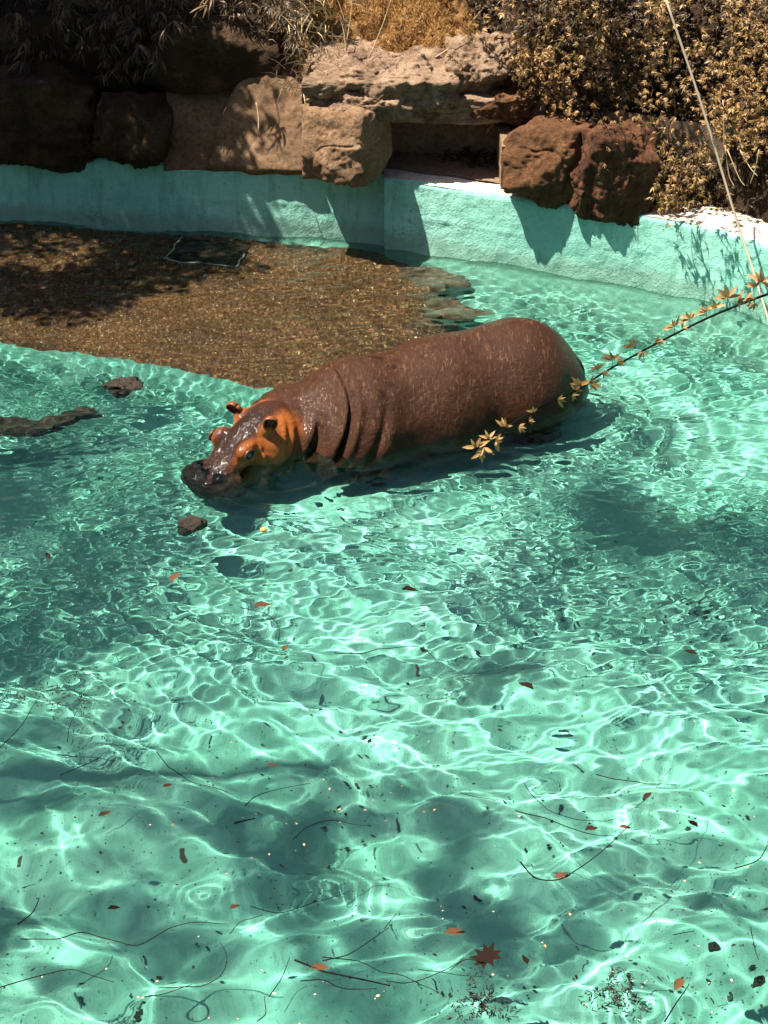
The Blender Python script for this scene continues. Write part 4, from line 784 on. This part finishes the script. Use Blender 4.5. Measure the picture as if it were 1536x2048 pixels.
# maple leaf
mo = [(0, -.45), (.12, -.16), (.45, -.30), (.36, -.08), (.62, .02), (.36, .16), (.60, .52), (.26, .36), (.20, .62), (.0, .34), (-.22, .60), (-.22, .30), (-.56, .38), (-.36, .10), (-.62, -.04), (-.34, -.12), (-.42, -.36), (-.10, -.16)]
mv = [(0, 0, .01)] + [(x, y, .05 * math.sin(3 * x + 2 * y) + .06 * (x * x + y * y)) for x, y in mo]; mf = [(0, i + 1, (i + 1) % len(mo) + 1) for i in range(len(mo))]
ml = empty('maple_leaf', q, .5); tag(ml, 'large dark red maple leaf floating near the bottom', 'leaf'); b_ = link('blade', mesh('blade', mv, mf), 'maple_leaf', ml); b_.scale = (.135,) * 3
link('stalk', tube([(-.03, -.02, .005), (-.10, .04, .005), (-.2, .02, .003)], .003, .002, 5), 'maple_leaf', ml)
DL = [(1125, 1752, 36, 'dead_leaf', .3, 'orange leaf caught on the bow shaped stick'), (1358, 1985 - 20, 40, 'dead_leaf', 1., 'brown leaf standing on the steep stick at the lower right'), (640, 1945, 34, 'dead_leaf', .1, 'orange leaf fragment on the thick low stick'), (228, 1818, 26, 'maple_leaf', .2, 'small dark brown leaf at the lower left'),
      (820, 1178, 44, 'maple_leaf', 0, 'curled dark brown leaf floating in the middle of the pool'), (1385, 1655, 28, 'maple_leaf', 2.2, 'dark brown leaf at the right, above the bright ripples'), (1295, 1590, 30, 'dead_leaf', .9, 'orange leaf beside the U shaped twig'), (350, 1160, 48, 'dead_leaf', 1.2, 'long orange leaf under the ripples at the upper left'),
      (525, 1216, 46, 'dead_leaf', .3, 'slender orange leaf left of the bending twig'), (570, 1286, 30, 'dead_leaf', 1.2, 'small upright orange leaf below the bending twig'), (1380, 1305, 34, 'maple_leaf', 2.6, 'dark curled leaf in the right middle water'), (910, 1862, 42, 'dead_leaf', .1, 'tattered brown leaf left of the maple leaf'),
      (95, 1105, 30, 'maple_leaf', 2., 'brown leaf under choppy water at the upper left'), (1052, 1375, 44, 'maple_leaf', 2.4, 'dark leaf in the centre right water'), (335, 1560 + 10, 24, 'dead_leaf', .6, 'faded leaf near the left twigs'), (470, 1817, 24, 'dead_leaf', .5, 'small orange leaf on the caustic light at lower left'),
      (1183, 1660, 30, 'dead_leaf', .3, 'orange leaf on the thin twig near the bow shaped stick'), (545, 1530, 30, 'petal', .2, 'pale leaf shimmering left of centre'), (1050, 1925, 26, 'maple_leaf', 1.9, 'narrow dark leaf right of the maple leaf'), (210, 1630, 30, 'dead_leaf', .6, 'orange leaf in the lower left ripples'), (1250, 1660, 26, 'dead_leaf', 0, 'brown leaf where two twigs cross on the right')]
for k, (a, b, s, mt, rz, lab) in enumerate(DL):
    p = on_water(a, b, .004); V, F = leaflet(1., .5, .10, .06); V = V - np.array([.5, 0, 0]); V[:, 2] += .05 * noise(V, 3, k); V[:, 1] *= 1 + .3 * noise(V, 4, k + 5)
    o = link('dead_leaf', mesh('dead_leaf', V, F), mt); o.location = p; o.rotation_euler = (0, 0, rz); o.scale = (s / 330 * .9,) * 3; tag(o, lab, 'leaf')
def flecks(name, n, mat, size, dens, seed, z='top'):
    g = np.random.default_rng(seed); X = g.uniform(-2.6, 2.6, n); Y = g.uniform(5.2, 8.6, n) if z == 'top' else g.uniform(5.2, 12, n); k = (noise(P3(X, Y), 1.6, seed) + dens * (7.4 - Y) + .25 * X * (seed % 2) > g.uniform(-.1, .9, n)); X, Y = X[k], Y[k]
    Z = water_z(X, Y) + .003 if z == 'top' else floor_z(X, Y) + .02; n = len(X)
    return scatter(name, np.array([(-.5, -.2, 0), (.1, -.3, .02), (.5, .1, 0), (-.1, .3, .03)]), np.array([(0, 1, 2, 3)]), np.stack([X, Y, Z], -1), np.c_[g.normal(0, .15, n), g.normal(0, .15, n), np.ones(n)], size * g.uniform(.4, 1.4, n), g.uniform(0, 6.28, n), mat)
flecks('floating_petals', 420, 'petal', .017, .45, 5); flecks('floating_specks', 3000, 'dark_fleck', .014, .35, 8); flecks('sunken_litter', 2600, 'dark_fleck', .03, .1, 12, 'bottom')
for nm, px, py, r, nn, seed in (('floating_weed', 965, 1995, .13, 420, 3), ('floating_weed', 1235, 1995, .13, 380, 4), ('floating_weed', 130, 1390, .26, 300, 5)):
    g = np.random.default_rng(seed); c = at(px, py, z=0); a = g.uniform(0, 6.28, nn); R = r * np.sqrt(g.uniform(0, 1, nn)) * (1 + .5 * np.sin(a * 3 + seed)); X, Y = c.x + R * np.cos(a), c.y + R * np.sin(a); Z = water_z(X, Y) - .002 + g.uniform(-.02, .008, nn) 
    scatter(nm, np.array([(-.5, -.05, 0), (.2, -.10, .04), (.5, .06, 0), (-.1, .10, .05)]), np.array([(0, 1, 2, 3)]), np.stack([X, Y, Z], -1), np.c_[g.normal(0, .1, nn), g.normal(0, .1, nn), np.ones(nn)], g.uniform(.012, .04, nn), g.uniform(0, 6.28, nn), 'dark_fleck')
bpy.context.view_layer.update()
